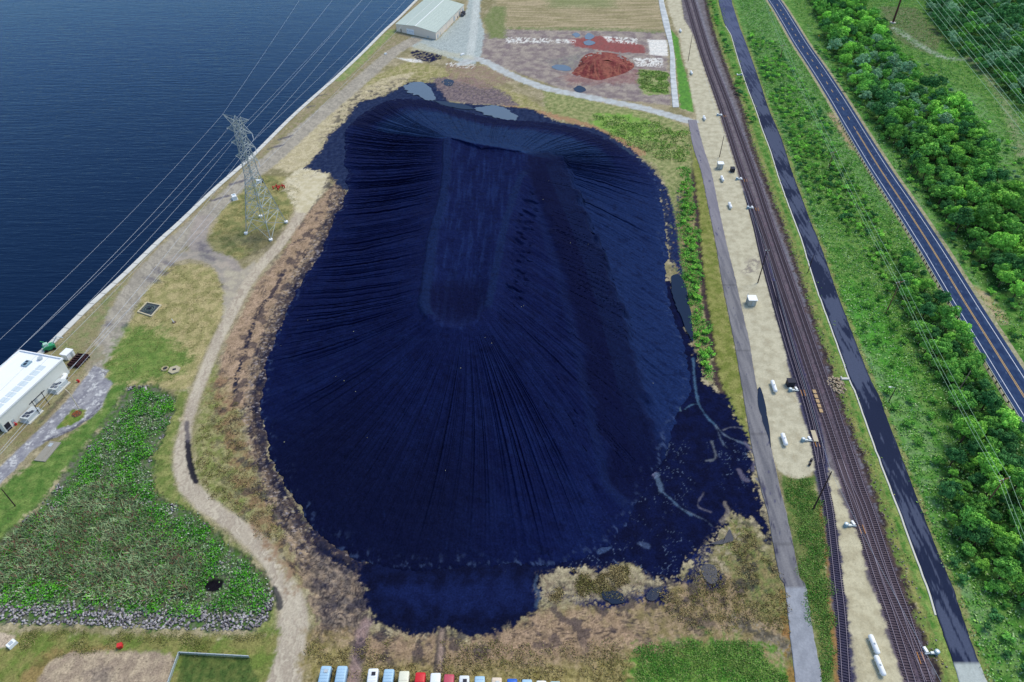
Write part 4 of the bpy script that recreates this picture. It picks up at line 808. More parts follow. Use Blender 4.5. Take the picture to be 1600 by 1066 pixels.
rf = b.build("roof", M_ROOF, wh)
b = MB()
for y_ in np.arange(.5, dpt, 2.4):
    for x0, x1, z0, z1 in ((-o_, wdt/2-.3, he+.13, hr+.2), (wdt/2+.3, wdt+o_, hr+.2, he+.13)):
        b.rings([[(x0, y_-.06, z0), (x0, y_+.06, z0), (x0, y_+.06, z0+.1), (x0, y_-.06, z0+.1)], [(x1, y_-.06, z1), (x1, y_+.06, z1), (x1, y_+.06, z1+.1), (x1, y_-.06, z1+.1)]])
b.build("seam", M_SEAM, rf)
MB().box((wdt/2, dpt/2, hr+.28), (.55, dpt+.7, .14)).build("ridge_cap", pmat("ridge_cap", S(232, 236, 236)), rf)
for xx in (wdt*.27,): MB().box((xx, dpt/2, he+(hr-he)*xx/(wdt/2)+.3), (.3, dpt+.6, .1)).build("roof_joint", pmat("roof_joint", S(215, 222, 220)), rf)
dr_ = MB().box((wdt*.36, -.04, 1.7), (6.4, .1, 3.4)).build("roller_door", pmat("white_roller_door", S(235, 240, 248)), wh)
b = MB()
for k in range(4): b.box((wdt*.36-2.3+k*1.5, -.1, 2.0), (.7, .06, .35))
b.build("pane", pmat("blue_pane", S(120, 150, 190)), dr_)
MB().box((wdt*.12, -.05, 1.05), (1.0, .1, 2.1)).build("door", pmat("grey_door", S(150, 140, 130)), wh); MB().box((wdt*.80, -.05, .8), (1.6, .1, 1.1)).build("vent", M_GALV, wh)
for y_, w_, h_ in ((3.5, 2.4, 2.4), (9.5, 1.0, 2.1), (40, 3.2, 3.2), (47, 1.2, 1.2), (52, 3, 3), (60, 3, 3)):
    MB().box((wdt+.05, y_, h_/2+.1), (.1, w_, h_)).build("door" if h_ > 1.5 else "window", M_GALV if h_ > 1.5 else M_GLASS, wh)
for y_ in range(6, 62, 8): MB().box((wdt+.06, y_, he/2), (.12, .16, he-.1)).build("downpipe", M_WHITE, wh)
def skew(o, k):                                    # the long walls are not square to the front gable
    for c in o.children:
        for v_ in c.data.vertices: v_.co.x += k*v_.co.y
        skew(c, k)
bpy.context.view_layer.update(); skew(wh, -.345)
tk_ = empty("parked_truck", G(724, 24), ang+.33); tag(tk_, "small dark truck parked against the long east wall of the warehouse", "truck")
MB().box((0, 0, 1.5), (2.2, 4.2, 2.0)).build("cargo_box", M_DARK, tk_); MB().box((0, -3, 1.1), (2.0, 1.7, 1.5), 0, .85).build("cab", pmat("grey_cab", S(90, 95, 105)), tk_)
for x_, y_ in ((-1, -2.8), (1, -2.8), (-1, 1.4), (1, 1.4)): MB().tube([(x_-.12, y_, .45), (x_+.12, y_, .45)], .45, 10).build("wheel", M_TYRE, tk_)
# white flat-roofed building
Pr = G(109.6, 582.6); Pl = G(11, 676); lw, an2 = rect_frame(Pl, Pr); top = G(96.8, 561.5, 5.9); tb = G(40.2, 541.3, 5.9); dp2 = math.dist(top[:2], tb[:2])
wb = empty("white_building", Pl, an2); tag(wb, "big white flat-roofed pump building on the lake shore", "building")
hb = 5.6
b = MB(); b.box((lw/2, dp2/2, hb/2), (lw, dp2, hb)); b.build("wall", pmat("white_panel_wall", S(222, 224, 216), .8), wb)
rf = MB().box((lw/2, dp2/2, hb+.06), (lw+.1, dp2+.1, .12)).build("roof", pmat("white_membrane", S(240, 244, 246), .7, n_scale=.4, n_amt=.05), wb)
b = MB(); th = .35
b.box((lw/2, -.05, hb+.30), (lw+.7, th, .55)); b.box((lw/2, dp2+.05, hb+.30), (lw+.7, th, .55)); b.box((-.17, dp2/2, hb+.302), (th, dp2-.3, .55)); b.box((lw+.17, dp2/2, hb+.302), (th, dp2-.3, .55)); b.build("parapet", M_WHITE, wb)
for x_, y_, sx_, sy_ in ((lw*.83, dp2*.58, 2.4, 2.0), (lw*.34, dp2*.60, 2.4, 2.0)):
    hcb = MB().box((x_, y_, hb+.35), (sx_, sy_, .5)).build("roof_hatch", M_BLUEG, rf); MB().box((x_-.5, y_, hb+.62), (.9, .9, .06)).box((x_+.6, y_+.3, hb+.62), (.8, .8, .06)).build("hatch_glass", M_GLASS, hcb)
b = MB()
for k in range(9): b.box((lw*.08+k*2.35, dp2*.24, hb+.15), (1.9, 2.6, .05))
b.build("skylight", pmat("translucent_roof_panel", S(205, 218, 222), .4), rf)
MB().tube([(lw*.94, dp2*.42, hb+.1), (lw*.94, dp2*.42, hb+.9)], .7, 12).build("roof_vent", M_GALV, rf)
for x_, w_, h_, m_ in ((1.2, 1.6, 2.6, M_DARK), (3.2, .9, 2.1, M_GALV), (12, .9, 2.1, M_GALV)): MB().box((x_, -.06, h_/2), (w_, .12, h_)).build("door", m_, wb)
MB().box((-.06, 3, 1.6), (.12, 2.6, 3.0)).build("door", M_DARK, wb)
def transformer(px, py, lab):
    e = empty("transformer_pad", G(px, py), an2); tag(e, lab, "equipment", "equipment enclosures along the white building")
    MB().box((0, 0, .15), (5.6, 3.6, .3)).build("slab", M_CONC, e); MB().box((0, 0, 1.0), (4.8, 2.8, 1.4)).build("cabinet", pmat("grey_cabinet", S(196, 204, 206), .6), e)
    for x_, y_ in ((-1.5, .5), (-.4, .6), (-1.3, -.6), (.5, -.5), (-.1, -.2)): MB().box((x_, y_, 1.78), (.85, .8, .16)).build("cooling_fan", pmat("fan_grille", S(70, 78, 96)), e)
    for x_ in (-2.4, 2.4): MB().tube([(x_, -1.4, .3), (x_, -1.4, 1.9)], .06, 5).build("corner_post", M_GALV, e)
transformer(93, 606, "grey equipment cabinet with dark fans nearest the white tank, beside the white building")
transformer(50, 651, "grey equipment cabinet with dark fans in front of the white building's middle")
def htank(px, py, rz, L, r, label, name="storage_tank", cat="tank", group=None, legs=True):
    e = empty(name, G(px, py), rz); tag(e, label, cat, group)
    h = L/2; pts = [(0, -h, r+.35), (0, -h+.12*r, r+.35), (0, -h+.5*r, r+.35), (0, h-.5*r, r+.35), (0, h-.12*r, r+.35), (0, h, r+.35)]
    MB().tube(pts, [r*.45, r*.75, r, r, r*.75, r*.45], 14).build("vessel", M_WHITE, e, True)
    for y_ in (-h*.6, h*.6): MB().box((0, y_, .28), (r*1.5, .25, .56)).build("saddle", M_CONC, e)
    MB().tube([(0, 0, 2*r+.25), (0, 0, 2*r+.55)], .22, 8).build("valve_dome", M_GALV, e)
    return e
htank(102, 594, an2-math.pi/2+.35, 3.4, .75, "short white tank leaning between the cabinet and the building corner")
# white box and brown steel heap by the building
e = empty("white_shed", G(108, 558), an2); tag(e, "small white shed beside the brown steel heap at the building's corner", "shed")
MB().box((0, 0, 1.1), (3.0, 2.4, 2.2)).build("wall", M_WHITE, e); MB().box((0, 0, 2.28), (3.3, 2.7, .16), 0, .96).build("roof", M_WHITE, e); MB().box((.4, -1.23, .95), (.8, .06, 1.8)).build("door", M_GALV, e)
e = empty("steel_frame_stack", G(124, 566), an2); tag(e, "dark brown stack of rusty steel frames beside the small white shed", "steel stack")
mb_ = pmat("rusty_steel", S(66, 40, 44), .9)
for k in range(5):
    b = MB()
    for j in range(6): b.box((-2.5+j*1.0, 0, .25+k*.28), (.22, 4.2-.2*k, .2), .04*k)
    for j in (-1.6, 1.6): b.box((0, j, .38+k*.28), (5.4, .2, .1), .03*k)
    b.build("frame", mb_, e)
# H-frame gantry and lamp
e = empty("utility_gantry", G(70, 640), an2); tag(e, "dark H-shaped utility gantry with crossbar beside the white building wall", "gantry")
for x_ in (-1.9, 1.9): MB().tube([(x_, 0, 0), (x_, 0, 5.6)], .11, 6).build("post", M_DARK, e)
MB().box((0, 0, 5.2), (6.0, .18, .2)).build("crossbar", M_DARK, e); MB().box((0, 0, 3.4), (3.8, .12, .14)).build("brace", M_DARK, e)
e = empty("street_lamp", G(123, 638), 0); tag(e, "pale curved street lamp on the small grass island of the drive", "street lamp")
MB().tube([(0, 0, 0), (-.1, .1, 5), (-.4, .3, 6.6), (-1.4, .8, 7.6), (-2.6, 1.3, 7.9)], [.14, .12, .1, .08, .07], 8).build("pole", pmat("lamp_pole", S(212, 200, 176)), e); MB().box((-2.9, 1.4, 7.85), (.9, .35, .18), -.4).build("lamp_head", M_GALV, e)
e = empty("flower_bed", G(120, 647), 0); tag(e, "round orange flower bed at the foot of the curved street lamp", "flower bed")
b = MB()
for k in range(30): a_ = random.random()*6.28; r = random.random()**.5*1.2; b.box((r*math.cos(a_), r*math.sin(a_), .2), (.25, .25, .35), a_, .3)
b.build("flowers", pmat("orange_petals", S(190, 110, 60)), e); MB().tube([(0, 0, 0), (0, 0, .12)], 1.4, 14).build("edging", pmat("bed_soil", S(90, 70, 55)), e)
for (px, py, lab) in ((123, 597, "red hydrant in the dark strip near the white tank"), (25, 664, "red hydrant by the doors of the white building")):
    e = empty("fire_hydrant", G(px, py)); tag(e, lab, "hydrant", "red hydrants by the white building")
    MB().tube([(0, 0, 0), (0, 0, .12), (0, 0, .13), (0, 0, .9), (0, 0, 1.1)], [.4, .4, .28, .28, .12], 10).build("barrel", M_RED, e); MB().tube([(-.5, 0, .7), (.5, 0, .7)], .16, 8).build("outlet", M_RED, e)
# green machine on the quay
e = empty("green_loader", G(79, 546), .6); tag(e, "green mechanical loader frame standing on the seawall beside the white building", "machine")
mg = pmat("green_enamel", S(50, 150, 100), .5)
MB().box((0, 0, 1.2), (3.4, 2.0, 1.4)).build("body", mg, e); MB().box((-.6, 0, 2.3), (1.4, 1.4, 1.0), 0, .85).build("cab", pmat("white_green_cab", S(170, 205, 190)), e)
MB().tube([(1.2, 0, 1.8), (3.2, .5, 3.6), (4.6, .9, 2.2)], .2, 6).build("boom", M_GALV, e); MB().tube([(0, 1.1, 1.8), (-1.8, 2.6, 2.4)], .15, 6).build("chute", mg, e)
for x_, y_ in ((-1.2, -1), (1.2, -1), (-1.2, 1), (1.2, 1)): MB().tube([(x_, y_-.15, .5), (x_, y_+.15, .5)], .5, 10).build("wheel", M_TYRE, e)
for (px, py, s_, lab) in ((75, 706, 1.0, "bare concrete slab on the grass south of the drive"),):
    e = empty("concrete_slab", G(px, py), an2+.1); tag(e, lab, "slab"); MB().box((0, 0, .14), (7.0, 3.4, .28)).box((-.5, -.4, .32), (4.6, .3, .1)).build("slab", pmat("old_concrete", S(150, 146, 134)), e); MB().box((2.2, .6, .31), (1.2, 1.0, .08)).build("hatch_cover", M_GALV, e)

# square vault with round grate
e = empty("grated_vault", G(233, 484), 0); tag(e, "square sunken vault with pale rim and round grate in the dry grass", "vault")
cs = [G(*p) for p in ((216, 488), (230, 473.5), (252, 478), (237, 495))]; c0 = np.array(G(233, 484))
cs = [np.array(c)[:2]-c0[:2] for c in cs]
b = MB()
for k in range(4):
    p, q = cs[k], cs[(k+1) % 4]; d = q-p; l_ = np.linalg.norm(d); b.box(((p[0]+q[0])/2, (p[1]+q[1])/2, .2+.003*k), (l_+.35, .4, .5), math.atan2(d[1], d[0]))
b.build("rim", pmat("pale_rim", S(196, 186, 156)), e)
b = MB(); b.v = [(p[0]*.98, p[1]*.98, .12) for p in cs]; b.f = [(0, 3, 2, 1)]; fl = b.build("floor", pmat("vault_floor", S(66, 76, 84)), e)
if fl.data.polygons[0].normal.z < 0: fl.data.flip_normals()
gb = pmat("grate_green", S(92, 108, 104)); b = MB(); n_ = 24
for r_ in (1.9, 1.2): b.tube([(r_*math.cos(2*math.pi*k/n_), r_*math.sin(2*math.pi*k/n_), .32) for k in range(n_+1)], .12, 5)
for k in range(4): a_ = k*math.pi/4; b.tube([(-1.9*math.cos(a_), -1.9*math.sin(a_), .3), (1.9*math.cos(a_), 1.9*math.sin(a_), .3)], .06, 5)
b.build("grate", gb, e); MB().tube([(.1, .3, .1), (.1, .3, .7)], .45, 10).build("pump_head", M_DARK, e)
e = empty("manhole_box", G(273, 579)); tag(e, "six-sided concrete manhole box with dark lid beside the dirt road", "manhole")
MB().tube([(0, 0, 0), (0, 0, .5)], 1.9, 6).build("curb", pmat("manhole_concrete", S(178, 170, 142)), e); MB().box((0, 0, .54), (1.0, .8, .1), .3).build("lid", M_DARK, e)
e = empty("manhole_box", G(258, 576.5)); tag(e, "small open concrete ring just left of the six-sided manhole box", "manhole")
MB().tube([(math.cos(k*.52)*.95, math.sin(k*.52)*.95, .12) for k in range(13)], .28, 6).build("curb", pmat("manhole_concrete_tan", S(168, 158, 120)), e); MB().tube([(0, 0, .02), (0, 0, .1)], .6, 10).build("lid", M_DARK, e)
e = empty("marker_post", G(272, 504), .5); tag(e, "short white marker post on a brown bare spot in the dry grass", "post")
MB().tube([(0, 0, 0), (-.3, .2, 1.5)], .14, 6).build("shaft", M_WHITE, e); MB().tube([(0, 0, 0), (0, 0, .1)], .7, 8).build("footing", pmat("brown_soil", S(96, 78, 62)), e)

# ------------------------------------------------------------------ transmission tower
FT = [(384.7, 365.6), (423.5, 375.7), (447.6, 347.8), (407.8, 338.8)]
fw = [np.array(G(*p)[:2]) for p in FT]; tc_ = sum(fw)/4
tw = empty("transmission_tower", (tc_[0], tc_[1], 0)); tag(tw, "tall galvanised steel lattice transmission tower standing near the lake shore", "transmission tower")
TH_ = 47.0; ft = [f-tc_ for f in fw]
def half_at(zz): return np.interp(zz, [0, 13, 24, TH_], [1.0, .63, .32, .20])
def leg(k, zz): s_ = half_at(zz); return Vector((ft[k][0]*s_, ft[k][1]*s_, zz))
LV = [0, 7, 13, 17.5, 21, 24, 26.6, 29.2, 31.8, 34.4, 37, 39.6, 42.2, 44.6, TH_]
for k in range(4):
    MB().tube([leg(k, zz) for zz in LV], .16, 4).build("leg", M_TOWER, tw)
    f_ = MB().tube([(ft[k][0], ft[k][1], -.1), (ft[k][0], ft[k][1], .7)], .75, 10).build("footing", M_WHITE, tw)
b = MB()
for i in range(len(LV)-1):
    z0, z1 = LV[i], LV[i+1]
    for k in range(4):
        j = (k+1) % 4; r = .12 if i < 5 else .095
        b.tube([leg(k, z0), leg(j, z1)], r, 3); b.tube([leg(j, z0), leg(k, z1)], r, 3)
        if i: b.tube([leg(k, z0), leg(j, z0)], r, 3)
        if i < 3:
            mid = (leg(k, z0)+leg(j, z0))/2; q1 = (leg(k, z0)*.25+leg(j, z1)*.25+leg(j, z0)*.25+leg(k, z1)*.25); b.tube([leg(k, (z0+z1)/2), q1], .06, 3); b.tube([leg(j, (z0+z1)/2), q1], .06, 3)
b.build("lattice", M_TOWER, tw)
# arm direction from the photo: tips of the arms
def at_z(px, py, zz): g = G(px, py, zz); return Vector((g[0]-tc_[0], g[1]-tc_[1], zz))
ARMS = [(44.6, (347.5, 179.7), (388, 188.6)), (42.0, (352.7, 193), (391, 202)), (36.5, (359, 215.4), (397, 223)), (31.0, (365, 237), (402, 244))]
adir = None; TIPS = []
for n_a_, (zz, l_, r_) in enumerate(ARMS):
    pl_, pr_ = at_z(*l_, zz+(2.6 if n_a_ == 0 else 0)), at_z(*r_, zz+(2.6 if n_a_ == 0 else 0))
    dv = pr_-pl_; 
    if adir is None: adir = math.atan2(dv.y, dv.x)
    hl = max(3.6, dv.length/2)
    for sgn in (-1, 1):
        tip = Vector((math.cos(adir)*hl*sgn, math.sin(adir)*hl*sgn, pl_.z)); b = MB()
        ks = [k for k in range(4) if (ft[k][0]*math.cos(adir)+ft[k][1]*math.sin(adir))*sgn > 0]
        for k in ks:
            b.tube([leg(k, zz), tip], .11, 3); b.tube([leg(k, min(TH_, zz+2.2) if n_a_ else zz+2.0), tip], .11, 3)
            for f1 in (.33, .66):
                p1 = leg(k, zz).lerp(tip, f1); p2 = leg(k, min(TH_, zz+2.2)).lerp(tip, f1); b.tube([p1, p2], .05, 3)
                b.tube([p1, leg(ks[0], zz).lerp(tip, f1)], .05, 3)
        b.build("cross_arm", M_TOWER, tw)
        bot = tip.copy()
        if n_a_:
            bot.z -= 2.4 if sgn > 0 else .6; MB().tube([tip, tip.lerp(bot, .5), bot], [.09, .16, .09], 8).build("insulator", M_WHITE, tw)
        TIPS.append((n_a_, sgn, bot))
def cable(name, pts, sag, r, mat, label, group, cat="cable"):
    P = []
    for i in range(len(pts)-1):
        a_, b_ = Vector(pts[i]), Vector(pts[i+1]); n = 14
        for k in range(n+(1 if i == len(pts)-2 else 0)):
            f = k/n; p = a_.lerp(b_, f); p.z -= 4*sag*f*(1-f); P.append(p)
    o = MB().tube(P, r, 4).build(name, mat); return tag(o, label, cat, group)
ENDS_N = {(0, -1): (560, -150), (0, 1): (640, -90), (1, -1): (600, -110), (1, 1): (648, -88), (2, -1): (640, -90), (2, 1): (700, -75), (3, -1): (690, -75), (3, 1): (735, -75)}
ENDS_S = {(0, -1): (-120, 640), (0, 1): (-110, 672), (1, -1): (-70, 640), (1, 1): (-75, 790), (2, -1): (-40, 650), (2, 1): (-60, 775), (3, -1): (-60, 690), (3, 1): (-80, 760)}
lv = ["earth wire", "upper", "middle", "lower"]
for n_a_, sgn, bot in TIPS:
    if n_a_ == 0 and sgn == 1: pass
    w0 = bot+Vector((tc_[0], tc_[1], 0)); zz = w0.z
    N_ = ENDS_N[(n_a_, sgn)]; S_ = ENDS_S[(n_a_, sgn)]
    r = .03 if n_a_ == 0 else .042
    cable("power_line", [G(*S_, zz), tuple(w0), G(*N_, zz)], 2.0, r, M_WIRE, "%s power cable on the lattice tower's %s side" % ({0: "topmost thin", 1: "high", 2: "middle", 3: "lowest"}[n_a_], "lake" if sgn < 0 else "coal yard"), "power cables of the lattice tower")
e = empty("utility_box", G(367, 311), .5); tag(e, "small white utility cabinet beside the shore track near the tower", "cabinet")
MB().box((0, 0, .9), (1.9, 3.0, 1.8), 0, .92).build("housing", M_WHITE, e); MB().box((0, .5, 1.83), (1.0, .9, .06)).build("lid", M_BLUEG, e); MB().box((0, 0, .06), (2.4, 3.5, .12)).build("base", M_CONC, e)
e = empty("white_cabinet", G(405, 286), .3); tag(e, "small white cabinet under the lattice tower's rear legs", "cabinet"); MB().box((0, 0, .8), (2.2, 1.3, 1.5)).build("housing", M_WHITE, e); MB().box((1.6, .4, .7), (.9, .9, 1.4)).build("meter_box", M_DARK, e)
# red pipework
e = empty("red_pipework", G(437, 294)); tag(e, "cluster of bright red pipes and valves in the grass east of the tower", "pipework")
for k, (x_, y_) in enumerate(((-2.6, -1), (-1.4, .6), (0, -.2), (1.1, .9), (2.2, .1), (-.2, -1.9))):
    MB().tube([(x_, y_, 0), (x_, y_, 1.5)], .26, 8).build("valve", M_RED, e); 
MB().tube([(-2.6, -1, .9), (-1.4, .6, .9), (0, -.2, .9), (1.1, .9, .9), (2.2, .1, .9)], .2, 6).tube([(0, -.2, .9), (-.2, -1.9, .9)], .2, 6).build("pipe", M_RED, e)

# ------------------------------------------------------------------ poles and their wires
def pole(px, py, h, r, mat, label, arm=None, lean=0, light=False, name="utility_pole", group=None, az=0.0):
    e = empty(name, G(px, py), az); tag(e, label, "pole", group)
    MB().tube([(0, 0, -.2), (0, 0, h)], [r, r*.65], 8).build("shaft", mat, e)
    if arm:
        MB().box((0, 0, h-.5), (arm, .16, .2)).build("cross_arm", mat, e)
        for x_ in (-arm*.45, -arm*.15, arm*.45): MB().tube([(x_, 0, h-.4), (x_, 0, h-.05)], .09, 6).build("insulator", M_WHITE, e)
    if light: MB().tube([(0, 0, h-.3), (-1.0, .1, h), (-1.6, .1, h-.05)], .05, 5).build("bracket", M_GALV, e); MB().box((-1.8, .1, h-.05), (.8, .3, .16)).build("lamp_head", M_WHITE, e)
    return e
pole(1184, 442, 14.5, .22, M_WOOD, "dark wooden pole with white crossarm fittings at the sand's edge near the white hut", 1.4)
pole(1271, 795, 15.4, .22, M_WOOD, "dark leaning-looking wooden pole beside the siding above the grass verge")
pole(1124, 246, 11.2, .18, M_WOOD, "thin dark pole on the sand just north of the square white hut")
pole(1075, 96, 16, .18, M_WOOD, "thin dark pole at the far end of the sand strip")
pole(1262, 426, 7.8, .16, M_WOOD, "short dark pole between the tracks and the bike path kerb")
pole(1389, 627, 6.0, .16, M_WOOD, "short dark lamp pole with a white head in the meadow east of the bike path", light=True)
pole(24, 791, 7.4, .16, M_WOOD, "thin dark pole on the lawn at the left edge of the basin")
pole(1395, 36, 30, .75, pmat("weathering_steel", S(92, 52, 50), .8), "thick rust-brown steel pole on a pale round footing in the clearing", name="steel_pole")
MB().tube([(0, 0, 0), (0, 0, .5)], 1.9, 14).build("footing", M_CONC, bpy.data.objects["steel_pole"])
PL = [(1384, 490, 13.9, "brown wooden pole with crossarm among bushes, middle of the meadow line"), (1535, 794, 12.5, "brown wooden pole with crossarm in the dense bushes at the right edge"), (1295, 262, 8.0, "brown wooden pole with crossarm beside the highway shoulder, farther up the line"), (1219, 92, 8.5, "farthest brown wooden pole beside the highway's dashed stretch")]
for px, py, h_, lab in PL: pole(px, py, h_, .2, M_WOOD2, lab, 3.6, az=.35)
pole(1497, 612, 8.6, .2, pmat("grey_pole_wood", S(140, 118, 108)), "greyish wooden pole without crossarm in the bushes beside the highway")
for off_ in (-1.6, -.5, 1.6):
    pts = []
    for (px, py, h_) in ((1172, -40, 9), (1219, 92, 8.2), (1295, 262, 7.6), (1384, 490, 13.5), (1535, 794, 12.1), (1640, 1060, 12)):
        g = G(px, py); pts.append((g[0]+off_*math.cos(.35), g[1]+off_*math.sin(.35), h_))
    cable("overhead_wire", pts, .9, .05, M_WIREG, {-1.6: "western", -.5: "middle", 1.6: "eastern"}[off_]+" wire of the pole line running over the meadow bushes", "wires of the meadow pole line")
for k, (xa, xe, ye) in enumerate(((1434, 1600, 208), (1447, 1600, 190), (1455, 1600, 181), (1464, 1600, 160), (1473, 1600, 152), (1489, 1600, 134), (1497, 1600, 117), (1507, 1600, 104), (1525, 1600, 78), (1540, 1600, 62))):
    d = (xe-xa, ye); a_ = G(xa-d[0]*.5, -d[1]*.5, 25); b_ = G(xe+d[0]*.6, ye+d[1]*.6, 25); a2 = G(xa, 0, 25)
    cable("transmission_wire", [a_, b_], .6, .085, M_WIREG, ["westernmost", "second", "third", "fourth", "fifth", "sixth", "seventh", "eighth", "ninth", "easternmost"][k]+" of the ten pale wires over the upper right woods from the left", "high wires over the woods")
cable("overhead_wire", [G(1300, 737)[:2]+(0,) if False else (78.5, 105, 15.2), (90.8, 204, 14.2), (99.9, 305.6, 11), (110.4, 437.6, 15.8)], 1.0, .035, M_WIRE, "thin pale wire linking the dark poles along the tracks", "wire along the tracks")
cable("overhead_wire", [(78.5, 105, 15.2), (84, 40, 14)], .5, .035, M_WIRE, "thin pale wire running south from the dark pole beside the siding", "wire along the tracks")

# ------------------------------------------------------------------ propane tanks, huts, heaters
TK = [(1063, 50, "white propane tank at the far end of the sand strip, the most distant one"), (1080, 116, "white propane tank just below the thin far pole"), (1100, 187, "white propane tank beside the end of the pale cross road"), (1128, 282, "white propane tank just below the square white hut, near the first heater"), (1140, 324, "white propane tank halfway between the two white huts"), (1208, 607, "white propane tank in front of the small dark shed, by the long puddle"), (1224, 690, "white propane tank near the lower end of the wide sand strip"), (1363.5, 1010, "upper of the two white propane tanks in line at the bottom"), (1372.5, 1043, "lower of the two white propane tanks in line at the bottom")]
for k, (px, py, lab) in enumerate(TK): htank(px, py, -.04 if k < 7 else .02, 4.3 if k != 5 else 4.8, .62 if k < 7 else .58, lab, "propane_tank", "tank", "white propane tanks along the tracks")
e = empty("tank_coupling", G(1369, 1024)); tag(e, "small grey valve assembly between the two bottom propane tanks", "valve"); MB().tube([(-.3, 0, 0), (-.3, 0, 1.0)], .18, 8).tube([(.5, .2, 0), (.5, .2, .8)], .15, 8).build("valve", M_GALV, e); MB().tube([(-.3, 0, .7), (.5, .2, .7)], .08, 5).build("pipe", M_DARK, e)
def hut(px, py, s_, lab):
    e = empty("signal_hut", G(px, py), -.03); tag(e, lab, "hut", "white signal huts on the sand"); MB().box((0, 0, 1.3), (s_, s_, 2.5)).build("wall", pmat("hut_wall", S(186, 186, 176)), e)
    MB().box((0, 0, 2.66), (s_+.5, s_+.5, .2)).build("roof", M_WHITE, e); MB().box((.3, -s_/2-.04, 1.1), (.9, .08, 2.1)).build("door", M_GALV, e)
    MB().tube([(-s_/2-.4, .4, 0), (-s_/2-.4, .4, 4.5)], .07, 6).build("mast", M_GALV, e)
hut(1124.5, 263, 2.3, "white-roofed signal hut right under the thin dark pole, the farther of the two"); hut(1173, 475, 2.7, "white-roofed signal hut beside the tall dark pole, the nearer of the two")
def heater(px, py, side, lab, rz=0):
    e = empty("switch_heater", G(px, py), rz); tag(e, lab, "switch heater", "switch heaters beside the tracks"); e.scale = (.72, .72, .72)
    MB().tube([(0, 0, 0), (0, 0, 1.5)], .75, 14).build("blower", M_BLUEG, e); MB().tube([(0, 0, 1.5), (0, 0, 1.62)], .45, 12).build("fan_cap", M_WHITE, e)
    MB().box((side*1.1, -.15, .6), (1.6, .7, .8)).build("duct", M_GALV, e); MB().tube([(side*1.8, -.15, .5), (side*3.6, -.3, .35)], .25, 8).build("duct_pipe", M_GALV, e)
    MB().box((side*2.9, .9, .5), (.8, 1.7, .7), .2).build("switch_motor", M_WHITE, e)
    b = MB()
    for x_ in (4.5, 5.9): b.box((side*x_-.1, -1.6, .47), (.16, 3.6, .06), -.08)
    b.build("heater_strip", M_YEL, e)
heater(1121, 181, 1, "pale blue switch heater near the end of the pale cross road"); heater(1151, 281, 1, "pale blue switch heater level with the tank below the farther hut"); heater(1168, 326, 1, "pale blue switch heater halfway between the two huts")
heater(1234, 611, 1, "pale blue switch heater touching the small dark shed"); heater(1254, 689, 1, "pale blue switch heater near the lower tip of the wide sand strip"); heater(1321, 822, 1, "pale blue switch heater on the narrow sand between the siding and main tracks")
heater(1462, 1021, -1, "pale blue switch heater east of the tracks in the bottom right, beside the bike path"); heater(1158, 118, -1, "pale blue switch heater east of the tracks, up by the green bushes")
e = empty("dark_shed", G(1234, 602)); tag(e, "small very dark shed beside the tracks above a switch heater", "shed"); MB().box((0, 0, 1.0), (2.2, 1.8, 2)).build("wall", M_DARK, e); MB().box((0, 0, 2.06), (2.5, 2.1, .14)).build("roof", pmat("black_roof", S(24, 26, 50)), e)
e = empty("dark_shed", G(1144, 268)); tag(e, "small very dark cabinet beside the tracks, right of the farther white hut", "cabinet"); MB().box((0, 0, .9), (1.7, 2.2, 1.8)).build("wall", M_DARK, e); MB().box((0, 0, 1.86), (1.9, 2.4, .12)).build("roof", pmat("black_roof_b", S(24, 26, 50)), e)
e = empty("crossing_panel", G(1272, 683), -.09); tag(e, "beige wooden crossing panel lying between the rails of the siding", "panel"); MB().box((0, 0, .48), (1.3, 4.2, .12)).build("board", pmat("beige_boards", S(186, 174, 146)), e)
e = empty("switch_rod_cover", G(1277, 628), -.09); tag(e, "tan rusty cover plates between the rails of the western main track", "cover")
for k in range(5): MB().box((0, -4+k*2, .4), (1.0, 1.5, .1)).build("plate", pmat("tan_plate", S(176, 148, 108)), e)
for px, py, lab in ((1267, 721, "upper of two black drums at the lower end of the sand strip"), (1264.5, 727, "lower of two black drums at the lower end of the sand strip")):
    e = empty("black_drum", G(px, py)); tag(e, lab, "drum", "black drums on the sand"); MB().tube([(0, 0, 0), (0, 0, .9)], .34, 12).build("barrel", M_DARK, e); MB().tube([(0, 0, .9), (0, 0, .96)], .36, 12).build("rim", M_DARK, e)
# rocks pile and culvert by the path
def rocks(name, centers, rr, n, cA, cB, label, spread=None, smin=.2, smax=.5):
    Vs, Fs, Cs = [], [], []
    base = np.array([[-1, -1, -1], [1, -1, -1], [1, 1, -1], [-1, 1, -1], [-.7, -.7, 1], [.7, -.7, 1], [.7, .7, 1], [-.7, .7, 1]], float)
    fq = np.array([[0, 3, 2, 1], [4, 5, 6, 7], [0, 1, 5, 4], [1, 2, 6, 5], [2, 3, 7, 6], [3, 0, 4, 7]])
    N = len(centers); s_ = rng.uniform(smin, smax, N); a_ = rng.random(N)*6.28
    B = base[None]*(1+rng.uniform(-.35, .35, (N, 8, 3)))*s_[:, None, None]*np.array([1, .8, .6])/1.4
    c, s2 = np.cos(a_)[:, None], np.sin(a_)[:, None]; Xr = B[..., 0]*c-B[..., 1]*s2; Yr = B[..., 0]*s2+B[..., 1]*c
    Vt = np.stack([Xr+centers[:, None, 0], Yr+centers[:, None, 1], B[..., 2]+centers[:, None, 2]], -1).reshape(-1, 3)
    Ft = (fq[None]+np.arange(N)[:, None, None]*8).reshape(-1, 4); t = rng.random(N)[:, None]**1.0
    C = np.repeat(cA[None]*(1-t)+cB[None]*t, 8, 0)
    return tag(npmesh(name, Vt, Ft, M_ROCK, C, smooth=False), label, "stones", kind="stuff")
